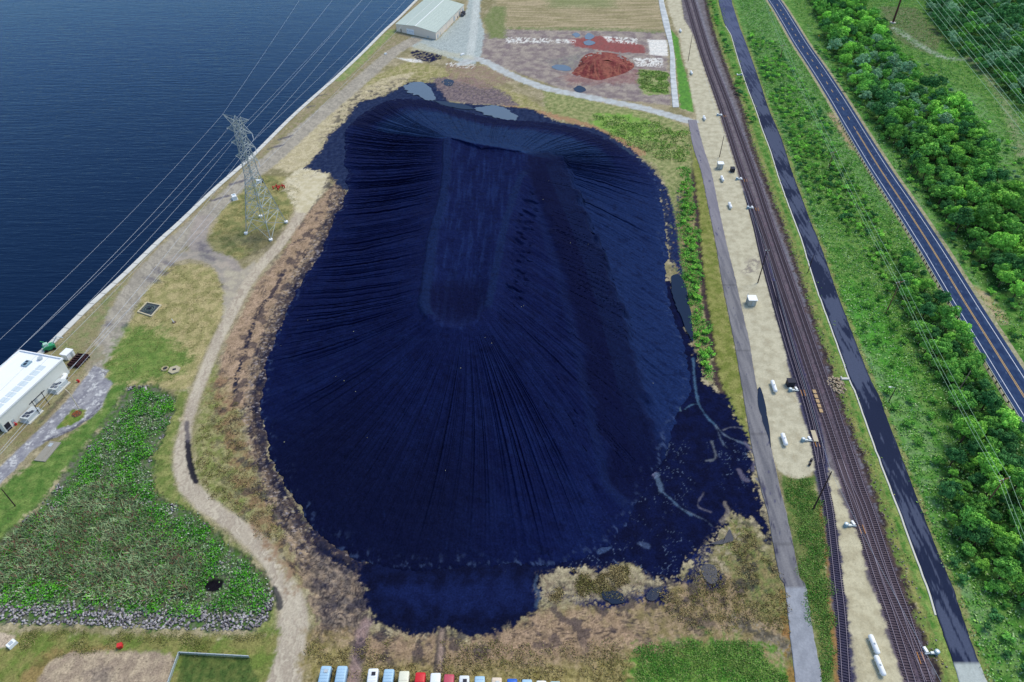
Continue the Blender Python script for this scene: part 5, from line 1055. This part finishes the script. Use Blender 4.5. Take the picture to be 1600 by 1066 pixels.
g = np.array(G(1307, 602)); n_ = 150; a_ = rng.random(n_)*6.28; r_ = rng.random(n_)**.5*2.6
rocks("rock_heap", np.stack([g[0]+np.cos(a_)*r_, g[1]+np.sin(a_)*r_*1.5, .5*(1-r_/2.8)+.1], 1), 0, 0, S(190, 176, 150), S(150, 132, 112), "heap of tan rocks between the tracks and the bike path")
e = empty("culvert_pipe", G(1320, 593), 0); tag(e, "white concrete culvert slab beside the heap of tan rocks", "culvert"); MB().box((0, 0, .25), (2.6, .8, .5)).build("slab", M_CONC, e); MB().box((-1.2, 0, .5), (.3, 1.4, .6)).build("headwall", M_CONC, e)
# loose stones along the dark band east of the tracks
bp = spline(GP(BAND[1:-1]), 900); k = rng.integers(0, 900, 1500); o2 = rng.normal(0, 1.0, (1500, 2))
rocks("ballast_stones", np.column_stack([bp[k]+o2, np.full(1500, .08)]), 0, 0, S(150, 140, 135), S(60, 50, 50), "loose stones scattered along the dark verge east of the tracks", smin=.12, smax=.32)

# ------------------------------------------------------------------ parked vans in a row at the bottom edge
def rrect(w_, z0, z1, r, y_, n=3):
    pts = [(-w_/2, y_, z0), (w_/2, y_, z0)]
    for cx_, s0 in ((w_/2-r, 0), (-w_/2+r, math.pi/2)):
        for k in range(n+1): a_ = s0+k*math.pi/2/n; pts.append((cx_+r*math.cos(a_), y_, z1-r+r*math.sin(a_)))
    return pts
def van(px, py, colr, label, kind=0, dark=False):
    g = G(px, py, 2.5); e = empty("parked_van", (g[0], g[1]-3.2, 0), random.uniform(-.02, .02)-.0); tag(e, label, "van", "vehicles parked in a row at the bottom edge")
    m = pmat("van_paint", colr, .45, .4, n_amt=.06); b = MB(); W = 2.15
    prof = [(-3.3, .75, 1.3, .9), (-2.9, .5, 1.5, .97), (-2.2, .42, 2.1, 1), (-1.7, .4, 2.55, 1), (2.6, .4, 2.6, 1), (3.0, .45, 2.52, .98), (3.2, .6, 2.3, .93)]
    b.rings([rrect(W*s_, z0, z1, .3, y_) for y_, z0, z1, s_ in prof]); bd = b.build("body", m, e, True)
    MB().box((0, 3.19, 1.85), (1.5, .08, .6)).build("rear_window", M_GLASS, e); MB().box((0, 3.3, .55), (2.0, .2, .25)).build("bumper", M_GALV if kind else M_DARK, e)
    for sx_ in (-1, 1):
        MB().box((sx_*.85, 3.23, 1.1), (.22, .08, .4)).build("tail_light", M_RED, e)
        for y_ in (-2.2, 2.0): MB().tube([(sx_*.98-.12, y_, .38), (sx_*.98+.12, y_, .38)], .38, 10).build("wheel", M_TYRE, e)
    b = MB()
    for y_ in (np.arange(-1.3, 2.5, .62) if kind != 2 else (-.8, 1.2)): b.box((0, y_, 2.615), (1.7, .06, .04))
    b.build("roof_rib", m, e)
    if kind == 1: MB().box((.2, 2.0, 2.67), (.8, .7, .14)).build("roof_vent", M_DARK if dark else M_GALV, e)
lb_, wt, cr, rd, pk, bl = S(165, 200, 225), S(232, 238, 242), S(225, 225, 205), S(205, 30, 42), S(190, 75, 95), S(40, 100, 200)
for px, py, c_, lab, kd in [(509.5, 1040, lb_, "pale blue van, leftmost of the row at the bottom edge", 1), (535, 1040, lb_, "pale blue van, second from the left in the row", 0), (584, 1044, wt, "white van with a dark patch on its roof, right of the gap in the row", 1), (608, 1045, lb_, "pale blue van between the patched white van and the cream van", 0), (632, 1048, cr, "cream van left of the bright red van", 2), (657, 1050, rd, "bright red van in the row", 2), (681, 1051, wt, "plain white van between the bright red and the dull pink van", 2), (701.5, 1053, pk, "dull pinkish red van right of the plain white van", 2), (725.5, 1055, wt*.9, "whitish van with dark roof mark, just right of the pinkish van", 1), (750, 1056, lb_, "light blue van two places right of the pinkish van", 0), (776, 1058, S(222, 205, 185), "cream beige spotted van left of the royal blue van", 1), (800, 1060, bl, "royal blue van in the right half of the row", 2), (823, 1061, lb_, "light blue van just right of the royal blue van", 0), (845.5, 1063, wt, "white van with a roof vent, third from the right end", 1), (867.5, 1064, lb_, "light blue van, second from the right end of the row", 0), (890, 1066, S(220, 100, 75), "orange red van, rightmost of the row", 2)]:
    van(px, py, c_, lab, kd, "dark" in lab)
# corner fence, little red box, white car at lower left
e = empty("field_fence", G(281, 1022)); tag(e, "pale low fence forming a corner around the dark green field", "fence")
c0 = G(281, 1022); ends = [(G(390, 1028), "x"), (G(262, 1075), "y")]
for g, _ in ends:
    d = np.array(g[:2])-np.array(c0[:2]); l_ = np.linalg.norm(d); a_ = math.atan2(d[1], d[0])
    MB().box((d[0]/2, d[1]/2, .5), (l_, .08, .8), a_).build("mesh_panel", pmat("pale_fence", S(150, 165, 155)), e); MB().box((d[0]/2, d[1]/2, .95), (l_, .16, .1), a_).build("top_rail", M_GALV, e)
    for f in np.arange(0.02, 1.01, 1/8): MB().tube([(d[0]*f, d[1]*f, 0), (d[0]*f, d[1]*f, 1.15)], .08, 6).build("fence_post", M_GALV, e)
e = empty("red_bin", G(189, 1011)); tag(e, "small red bin at the edge of the gravel lot", "bin"); MB().box((0, 0, .5), (.9, .8, 1.0), .3, 1.1).build("bucket", M_RED, e); MB().box((0, 0, 1.04), (1.05, .95, .1), .3).build("lid", M_RED, e)
e = empty("white_tank_box", G(20, 1008), -.5); tag(e, "small white equipment box at the corner of the sandy patch, lower left", "box"); MB().box((0, 0, .5), (1.3, 1.9, .9), 0, .9).build("housing", M_WHITE, e); MB().box((0, 0, .98), (.8, .8, .06)).build("lid", M_GALV, e)
for px, py, lab in ((1202, 22, "small yellow warning sign west of the highway"), (1278, 62, "small yellow warning sign east of the highway")):
    e = empty("road_sign", G(px, py)); tag(e, lab, "road sign", "yellow road signs by the highway"); MB().tube([(0, 0, 0), (0, 0, 2.6)], .07, 5).build("post", M_GALV, e); b = MB(); b.v = [(0, -.05, 1.6), (.8, -.05, 2.4), (0, -.05, 3.2), (-.8, -.05, 2.4), (0, .02, 1.6), (.8, .02, 2.4), (0, .02, 3.2), (-.8, .02, 2.4)]; b.f = [(0, 1, 2, 3), (7, 6, 5, 4), (0, 4, 5, 1), (1, 5, 6, 2), (2, 6, 7, 3), (3, 7, 4, 0)]; b.build("panel", pmat("sign_yellow", S(235, 195, 60)), e)
e = empty("white_block", G(722.5, 86), .9); tag(e, "small white concrete block on the grey apron", "block"); MB().box((0, 0, .4), (3.2, 1.0, .8), 0, .95).build("block", M_WHITE, e)
e = empty("white_block", G(602.5, 85), .4); tag(e, "small white block beside the shore track near the warehouse", "block"); MB().box((0, 0, .4), (1.6, 1.0, .8), 0, .9).build("block", M_WHITE, e)

# ------------------------------------------------------------------ vegetation
def leaf_cloud(n, lobes, size, flat=1.0):
    """quads on the surfaces of lobes (cx,cy,cz,r)"""
    L = np.array(lobes); wgt = L[:, 3]**2; k = rng.choice(len(L), n, p=wgt/wgt.sum())
    d = rng.normal(size=(n, 3)); d[:, 2] = np.abs(d[:, 2])*1.0-.25*rng.random(n); d /= np.linalg.norm(d, axis=1)[:, None]
    rr = L[k, 3]*(0.72+.36*rng.random(n)**.5); c = L[k, :3]+d*rr[:, None]*np.array([1, 1, flat])
    nm = d+rng.normal(size=(n, 3))*.45; nm /= np.linalg.norm(nm, axis=1)[:, None]
    a = np.cross(nm, rng.normal(size=(n, 3))); a /= np.linalg.norm(a, axis=1)[:, None]; b_ = np.cross(nm, a); s_ = (size*(.6+.8*rng.random(n)))[:, None]
    V = np.stack([c-a*s_, c-b_*s_*.7, c+a*s_, c+b_*s_*.7], 1).reshape(-1, 3); F_ = np.arange(4*n).reshape(n, 4); return V, F_, k
def crown_mesh(name, R, Ht, n, size, cA, cB, cC, nl, mat=M_LEAF):
    lobes = []
    for i in range(nl):
        a_ = random.random()*6.28; q = random.random()**.6*R*.72; hz = Ht*(.45+.5*random.random()*(1-(q/R)**2*.7)); lobes.append((math.cos(a_)*q, math.sin(a_)*q, hz, R*random.uniform(.16, .34)))
    lobes.append((0, 0, Ht*.6, R*.42))
    V, F_, k = leaf_cloud(n, lobes, size, .9); V[:, 2] = np.maximum(V[:, 2], .15)
    lt = rng.random(len(lobes))[k][:, None]; jt = rng.random(n)[:, None]
    c = cA*(1-lt)+cB*lt; c = c*(1-.35*jt)+cC*.35*jt; c = c*(.8+.4*rng.random(n)[:, None])
    C = np.repeat(c, 4, 0)
    me = npmesh(name, V, F_, mat, C, smooth=False); return me
LK = 2.75
GREENS = {"mid": (S(58, 100, 42), S(92, 136, 54), S(42, 76, 34)), "dark": (S(38, 74, 40), S(60, 100, 52), S(28, 56, 32)), "blue": (S(70, 98, 70), S(102, 130, 96), S(54, 80, 58)), "bright": (S(78, 124, 46), S(108, 152, 58), S(58, 98, 40))}
GREENS = {k: tuple(c*LK for c in v) for k, v in GREENS.items()}
PROTO = {}; Rm = {"tree": (3.4, 6.5, 2600, .23, 30), "shrub": (1.7, 1.9, 620, .19, 12)}
for kind in ("tree", "shrub"):
    for cn in GREENS:
        for vnt in range(3 if cn in ("mid", "dark") else 2):
            R, Ht, n, s_, nl = Rm[kind]; cr_ = crown_mesh("crown", R, Ht, n, s_, *GREENS[cn], nl); PROTO.setdefault((kind, cn), []).append(cr_)
tr = MB(); tr.tube([(0, 0, -.2), (.1, 0, 2), (0, .1, 4.2)], [.26, .18, .08], 6)
for a_ in (0.3, 2.2, 4.4): tr.tube([(.08, 0, 1.8+.3*a_/4), (math.cos(a_)*1.3, math.sin(a_)*1.3, 4.2)], [.1, .04], 5)
TRUNK = tr.build("trunk", M_BARK)
sr_ = MB()
for a_ in range(4): sr_.tube([(0, 0, -.1), (math.cos(a_*1.57)*.7, math.sin(a_*1.57)*.7, 1.4)], [.07, .03], 4)
STEM = sr_.build("stem", M_BARK)
USED = set()
def plant(kind, cn, x, y, sc_, label, group, zz=0.0):
    e = empty("broadleaf_tree" if kind == "tree" else "shrub", (x, y, zz), random.random()*6.28); e.scale = (sc_*random.uniform(.9, 1.1), sc_*random.uniform(.9, 1.1), sc_*random.uniform(.8, 1.2)); tag(e, label, kind, group)
    src = random.choice(PROTO[(kind, cn)]); 
    for s_ in (src, TRUNK if kind == "tree" else STEM):
        if s_.name in USED: c = s_.copy(); sc.collection.objects.link(c)
        else: c = s_; USED.add(s_.name)
        c.parent = e
hwx = lambda y: np.interp(y, hw[::-1, 1] if not near_first else hw[:, 1], hw[::-1, 0] if not near_first else hw[:, 0])
ptx = spline(GP(PT_R), 400); o_ = np.argsort(ptx[:, 1]); pathx = lambda y: np.interp(y, ptx[o_, 1], ptx[o_, 0])
def scatter(poly, spacing, pmin=0.0, tries=20000, clear=6.0, seed=0, thr=-9, nsc=12):
    P = GP(poly); lo, hi = P.min(0), P.max(0); out = []; r2 = np.random.default_rng(seed+200); cell = {}
    pts = r2.random((tries, 2))*(hi-lo)+lo; ok = inside(P, pts[:, 0], pts[:, 1]) & (fbm(pts[:, 0], pts[:, 1], nsc, 210+seed, 3) > thr)
    ok &= (np.abs(pts[:, 0]-hwx(pts[:, 1])) > clear+3) & (pts[:, 0]-pathx(pts[:, 1]) > 2.5)
    for x_, y_ in pts[ok]:
        cx_, cy_ = int(x_//spacing), int(y_//spacing); good = True
        for a_ in (-1, 0, 1):
            for b_ in (-1, 0, 1):
                for q in cell.get((cx_+a_, cy_+b_), []):
                    if (q[0]-x_)**2+(q[1]-y_)**2 < spacing*spacing: good = False
        if good: cell.setdefault((cx_, cy_), []).append((x_, y_)); out.append((x_, y_))
    return out
trees = []; shrubs = []
W2 = [(x_, y_) for x_, y_ in WOOD[1]]
for (pl_, sp_, cols, wh_) in ((WOOD[0], 4.0, ["mid", "mid", "dark", "bright"], "in the broad wood right of the highway"), (WOOD[1], 5.0, ["dark", "blue", "dark", "mid"], "in the far wood beyond the clearing, top right"), (WOOD[2], 3.3, ["mid", "dark", "mid", "bright"], "between the bike path and the highway, lower right")):
    for x_, y_ in scatter(pl_, sp_, seed=len(trees) % 97, clear=7.0):
        nn = float(fbm(np.array([x_]), np.array([y_]), 30, 220, 2)[0]); cn = cols[int((nn*2+.5+random.uniform(-.25, .25))*len(cols)) % len(cols)]
        if pl_ is WOOD[0] and 330 < y_ < 470 and x_ < hwx(y_)+50 and random.random() < .35: cn = "blue"
        trees.append((x_, y_, cn, wh_))
ZA = [(1168, 50), (1200, 60), (1225, 90), (1260, 140), (1300, 200), (1330, 270), (1370, 350), (1400, 400), (1380, 440), (1345, 390), (1300, 350), (1262, 330), (1240, 290), (1222, 230), (1196, 150), (1180, 110)]
for x_, y_ in scatter(ZA, 2.7, seed=5, clear=5, thr=-.08, nsc=14): shrubs.append((x_, y_, random.choice(["mid", "bright", "dark", "mid", "bright"]), "between the bike path and the highway, upper part"))
for x_, y_ in scatter([(1340, 440), (1400, 440), (1450, 560), (1500, 680), (1470, 730), (1400, 660), (1350, 560)], 6.5, seed=6, thr=0): shrubs.append((x_, y_, "mid", "in the open meadow east of the bike path"))
for x_, y_ in scatter([(1480, 860), (1540, 900), (1610, 950), (1610, 1066), (1560, 1010), (1500, 930)], 4.0, seed=7, thr=-.05): shrubs.append((x_, y_, random.choice(["mid", "dark", "bright"]), "at the lower right corner below the bushes"))
for x_, y_ in scatter([(1375, 90), (1430, 90), (1500, 150), (1600, 250), (1610, 330), (1540, 250), (1480, 190), (1420, 150)], 5.0, seed=8, thr=.0): shrubs.append((x_, y_, random.choice(["mid", "bright", "blue"]), "on the edge of the clearing right of the highway"))
for x_, y_ in scatter([(1262, 70), (1300, 120), (1360, 200), (1450, 330), (1540, 460), (1600, 560), (1600, 500), (1520, 400), (1430, 290), (1350, 170), (1290, 80)], 3.4, seed=9, thr=.08, clear=4.5): shrubs.append((x_, y_, random.choice(["mid", "bright", "dark"]), "along the far verge of the highway"))
# bushes strip between tracks and path (north part) and the strip beside the west road
def line_scatter(pts, hwid, n, seed):
    P = spline(GP(pts), 400); r2 = np.random.default_rng(seed); k = r2.integers(0, 400, n); return [(P[i][0]+r2.normal()*hwid, P[i][1]+r2.normal()*hwid) for i in k]
for x_, y_ in line_scatter([(1110, -10), (1116, 20), (1126, 50), (1140, 92), (1152, 125), (1164, 160), (1178, 200)], 1.5, 60, 1): shrubs.append((x_, y_, random.choice(["mid", "mid", "dark"]), "between the tracks and the bike path, far end"))
for x_, y_ in line_scatter([(1067, 280), (1074, 340), (1080, 400), (1090, 470), (1100, 534), (1106, 585)], 1.3, 90, 2): shrubs.append((x_, y_, random.choice(["mid", "bright", "bright"]), "in the strip between the coal pile and the west road"))
trees.sort(key=lambda t: t[0]**2+t[1]**2); shrubs.sort(key=lambda t: t[0]**2+t[1]**2)
vis = lambda x_, y_: abs(x_) < half(y_)*1.04 and 58 < y_ < 640
trees = [t for t in trees if vis(t[0], t[1])]; shrubs = [t for t in shrubs if vis(t[0], t[1])]
print("trees", len(trees), "shrubs", len(shrubs))
cw = {"mid": "mid green", "dark": "dark green", "blue": "blue-grey green", "bright": "bright yellow-green"}
rest = []
for i, (x_, y_, cn, wh_) in enumerate(trees):
    s_ = random.choice([.55, .7, .85, 1, 1.1, 1.4])*random.uniform(.9, 1.1)*(.78 if "lower" in wh_ else 1.08)
    if i < 300: plant("tree", cn, x_, y_, s_, "%s bushy tree %s" % (cw[cn], wh_), "%s trees %s" % (cw[cn], wh_))
    else: rest.append(("tree", cn, x_, y_, s_))
for i, (x_, y_, cn, wh_) in enumerate(shrubs):
    s_ = random.uniform(.6, 1.25)*(.75 if "strip between the coal" in wh_ else 1)
    if i < 300: plant("shrub", cn, x_, y_, s_, "%s low shrub %s" % (cw[cn], wh_), "%s shrubs %s" % (cw[cn], wh_))
    else: rest.append(("shrub", cn, x_, y_, s_))
def pgeo(o):
    me = o.data; V = np.empty(len(me.vertices)*3, np.float32); me.vertices.foreach_get("co", V); c = np.empty(len(me.vertices)*4, np.float32); me.color_attributes["Col"].data.foreach_get("color", c); return V.reshape(-1, 3), c.reshape(-1, 4)[:, :3]
PG = {k: [pgeo(o) for o in v] for k, v in PROTO.items()}
def merge(items, name, label, cat, frac=1.0):
    Vs, Cs = [], []
    for kind, cn, x_, y_, s_ in items:
        V_, c_ = random.choice(PG[(kind, cn)]); 
        if frac < 1: q = len(V_)//4; k = rng.choice(q, int(q*frac), replace=False); sel = (k[:, None]*4+np.arange(4)).ravel(); V_, c_ = V_[sel], c_[sel]
        a_ = random.random()*6.28; c0, s0 = math.cos(a_), math.sin(a_); Vn = np.stack([(V_[:, 0]*c0-V_[:, 1]*s0)*s_+x_, (V_[:, 0]*s0+V_[:, 1]*c0)*s_+y_, V_[:, 2]*s_], 1); Vs.append(Vn); Cs.append(c_*random.uniform(.8, 1.2))
    Vs = np.concatenate(Vs); Cs = np.concatenate(Cs); return tag(npmesh(name, Vs, np.arange(len(Vs)).reshape(-1, 4), M_LEAF, Cs, smooth=False), label, cat, kind="stuff")
if rest:
    tr_ = [r for r in rest if r[0] == "tree"]; sh_ = [r for r in rest if r[0] == "shrub"]
    if tr_: merge(tr_, "woodland", "distant dense tree crowns filling the woods right of the highway", "woodland", .7)
    if sh_: merge(sh_, "shrub_cover", "distant low shrubs between the bike path and the highway", "shrubs", .8)
for L in PROTO.values():
    for o in L:
        if o.name not in USED: bpy.data.objects.remove(o)
# tufts: small leaf clumps as ground cover
def tufts(name, polys, n, r, cA, cB, cC, label, cat, quads=7, size=.22, hgt=.35, thr=-9, nsc=8, up=False, seed=0, zoff=0.0, excl=None):
    Cx = []
    for P_ in polys:
        P = GP(P_); lo, hi = P.min(0), P.max(0); r2 = np.random.default_rng(300+seed); area = (hi-lo).prod(); pts = r2.random((int(n*3), 2))*(hi-lo)+lo
        ok = inside(P, pts[:, 0]+fbm(pts[:, 0], pts[:, 1], 6, 261, 4)*5, pts[:, 1]+fbm(pts[:, 0], pts[:, 1], 6, 262, 4)*5) & (fbm(pts[:, 0], pts[:, 1], nsc, 230+seed, 3) > thr); Cx.append(pts[ok][:n])
    C = np.concatenate(Cx); 
    C = C[(np.abs(C[:, 0]-hwx(C[:, 1])) > 7.2) & ~((C[:, 0]-pathx(C[:, 1]) < .6) & (C[:, 0]-pathx(C[:, 1]) > -9))] if excl else C
    pl0 = G(332, 912); C = C[np.hypot(C[:, 0]-pl0[0], C[:, 1]-pl0[1]) > 2.3]
    N = len(C)*quads; k = np.repeat(np.arange(len(C)), quads); o3 = rng.normal(size=(N, 3))*np.array([r, r, 0]); o3[:, 2] = rng.random(N)*hgt
    c = np.column_stack([C[k], np.zeros(N)])+o3; c[:, 2] += zoff
    nm = rng.normal(size=(N, 3)); nm[:, 2] = np.abs(nm[:, 2])*(.5 if up else 1.2); nm /= np.linalg.norm(nm, axis=1)[:, None]
    if up: a = np.cross(nm, np.array([0, 0, 1.0])); a /= np.linalg.norm(a, axis=1)[:, None]+1e-9; b_ = np.tile([0, 0, 1.0], (N, 1))+rng.normal(size=(N, 3))*np.array([.8, .8, .2]); sa, sb = size*.22, size*1.2
    else: a = np.cross(nm, rng.normal(size=(N, 3))); a /= np.linalg.norm(a, axis=1)[:, None]; b_ = np.cross(nm, a); sa, sb = size, size*.7
    s_ = (.6+.8*rng.random(N))[:, None]; V_ = np.stack([c-a*sa*s_, c-b_*sb*s_*(.1 if up else 1), c+a*sa*s_, c+b_*sb*s_], 1).reshape(-1, 3)
    big = fbm(C[:, 0], C[:, 1], 7, 240+seed, 3)[k]; t = ss(-.3, .3, big)[:, None]; col_ = (cA*(1-t)+cB*t)*1.5; j = (rng.random(N) < .25)[:, None]; col_ = np.where(j, cC*1.25, col_)*(.75+.5*rng.random(N)[:, None])
    return tag(npmesh(name, V_, np.arange(4*N).reshape(N, 4), M_LEAF, np.repeat(np.clip(col_, .001, .9), 4, 0), smooth=False), label, cat, kind="stuff")
EAST = [(1150, -10), (1200, -10), (1300, 150), (1440, 350), (1620, 640), (1620, 1080), (1545, 1080), (1450, 830), (1350, 580), (1270, 350), (1190, 130)]
EAST2 = [(1230, -10), (1620, -10), (1620, 620), (1500, 450), (1400, 290), (1300, 120)]
tufts("meadow_plants", [EAST, EAST2], 15000, .5, S(72, 124, 46), S(112, 150, 72), S(144, 168, 120), "low green meadow plants and white blossom around the bushes", "meadow", 6, .26, .5, seed=1, excl=True)
tufts("verge_grass", [[(1098, -10), (1122, -10), (1180, 170), (1250, 370), (1340, 640), (1400, 800), (1490, 1060), (1475, 1060), (1380, 800), (1320, 640), (1230, 370), (1165, 170)]], 3500, .4, S(84, 130, 52), S(120, 146, 70), S(160, 160, 90), "narrow green grass verge between the tracks and the bike path", "grass", 5, .18, .3, seed=2)
BAS_I = [(205, 610), (240, 608), (268, 625), (258, 660), (228, 715), (232, 775), (295, 808), (360, 865), (405, 905), (420, 935), (400, 960), (300, 958), (180, 950), (60, 945), (-20, 945), (-20, 880), (30, 840), (80, 790), (135, 708), (178, 655)]
tufts("basin_plants", [BAS_I], 5000, .55, S(70, 140, 40), S(96, 168, 50), S(120, 150, 110), "bright green leafy plants covering the retention basin", "plants", 9, .24, .9, thr=-.02, nsc=6, seed=3, zoff=-.5)
tufts("basin_undergrowth", [BAS_I], 4500, .5, S(74, 120, 56), S(104, 134, 84), S(165, 172, 155), "dull green undergrowth between rocks of the retention basin", "plants", 6, .22, .7, seed=4, zoff=-.5)
tufts("reeds", [REED], 7000, .3, S(150, 172, 128), S(104, 132, 88), S(124, 92, 80), "brown and grey-green reeds standing in the basin's wet middle", "reeds", 6, .75, .4, up=True, seed=5, zoff=-.6)
tufts("roadside_bushes", [[(1060, 262), (1078, 262), (1088, 330), (1093, 392), (1101, 492), (1111, 534), (1113, 598), (1101, 592), (1088, 534), (1079, 492), (1068, 440), (1060, 392)]], 2200, .4, S(84, 150, 56), S(110, 170, 70), S(60, 112, 44), "bright green leafy band between the coal pile and the ditch", "plants", 8, .2, .8, thr=-.2, seed=6)
tufts("scrub", [[(925, 178), (1030, 192), (1075, 205), (1075, 255), (1030, 250), (960, 215)], [(1000, 110), (1042, 114), (1044, 146), (1004, 146)]], 1500, .6, S(120, 152, 72), S(150, 160, 100), S(90, 120, 56), "yellow-green scrub north of the coal pile beside the pale road", "scrub", 6, .3, .5, thr=-.15, seed=7)
tufts("dry_scrub", [[(480, 1000), (560, 1000), (900, 1010), (1000, 1000), (1000, 1070), (480, 1070)], [(1010, 930), (1130, 870), (1160, 810), (1225, 905), (1225, 980), (1100, 990)], [(330, 620), (370, 620), (400, 740), (450, 850), (420, 840), (330, 780), (302, 720)], [(860, 890), (1000, 885), (990, 930), (860, 940)]], 1700, .3, S(140, 128, 90), S(108, 106, 62), S(92, 78, 56), "tufts of dry yellow scrub around the foot of the coal yard", "scrub", 5, .14, .3, thr=-.1, seed=8)
tufts("lawn_growth", [[(990, 1032), (1040, 1014), (1110, 1002), (1180, 1010), (1216, 1032), (1232, 1070), (985, 1070)], [(1226, 748), (1272, 748), (1284, 800), (1294, 900), (1303, 1000), (1306, 1070), (1288, 1070), (1262, 930)]], 3000, .35, S(60, 106, 40), S(90, 122, 56), S(118, 132, 80), "rough green grass in the foreground beside the west road", "grass", 5, .14, .3, seed=9)
tufts("dry_grass", [[(262, 418), (300, 411), (335, 420), (349, 452), (348, 492), (328, 534), (310, 575), (293, 600), (168, 602), (162, 575), (188, 532), (208, 492), (230, 450)], [(325, 375), (345, 330), (375, 302), (405, 275), (445, 276), (464, 292), (464, 318), (446, 350), (412, 388), (372, 405), (335, 393)], [(560, 130), (640, 100), (700, 108), (760, 128), (860, 160), (930, 180), (850, 178), (700, 140), (640, 132)], [(30, 985), (410, 994), (414, 1012), (100, 1010), (50, 1040)]], 2600, .35, S(140, 134, 90), S(110, 116, 62), S(84, 92, 50), "short tufts of dry olive grass over the bare open ground", "grass", 4, .10, .2, thr=-.05, seed=10)
# riprap along the basin rim
def in_band(n, poly, inner, seed):
    P = GP(poly); lo, hi = P.min(0), P.max(0); r2 = np.random.default_rng(seed); p = r2.random((n*6, 2))*(hi-lo)+lo
    ins = inside(P, p[:, 0], p[:, 1]); d = seg_dist(P, p[:, 0], p[:, 1], True); return p[ins & (d < inner*(.7+.6*r2.random(len(p))))][:n]
p = in_band(4600, BAS, 4.8, 31); ylo = G(0, 930)[1]; p = p[(fbm(p[:, 0], p[:, 1], 4, 250, 3) > -.05+.32*ss(ylo-2, ylo+6, p[:, 1])-.30*ss(ylo+3, ylo-2, p[:, 1]))]
rocks("riprap", np.column_stack([p, np.full(len(p), -.35)]), 0, 0, S(188, 185, 184), S(86, 82, 92), "grey and white riprap stones along the rim of the basin", smin=.2, smax=.5)
print("done")
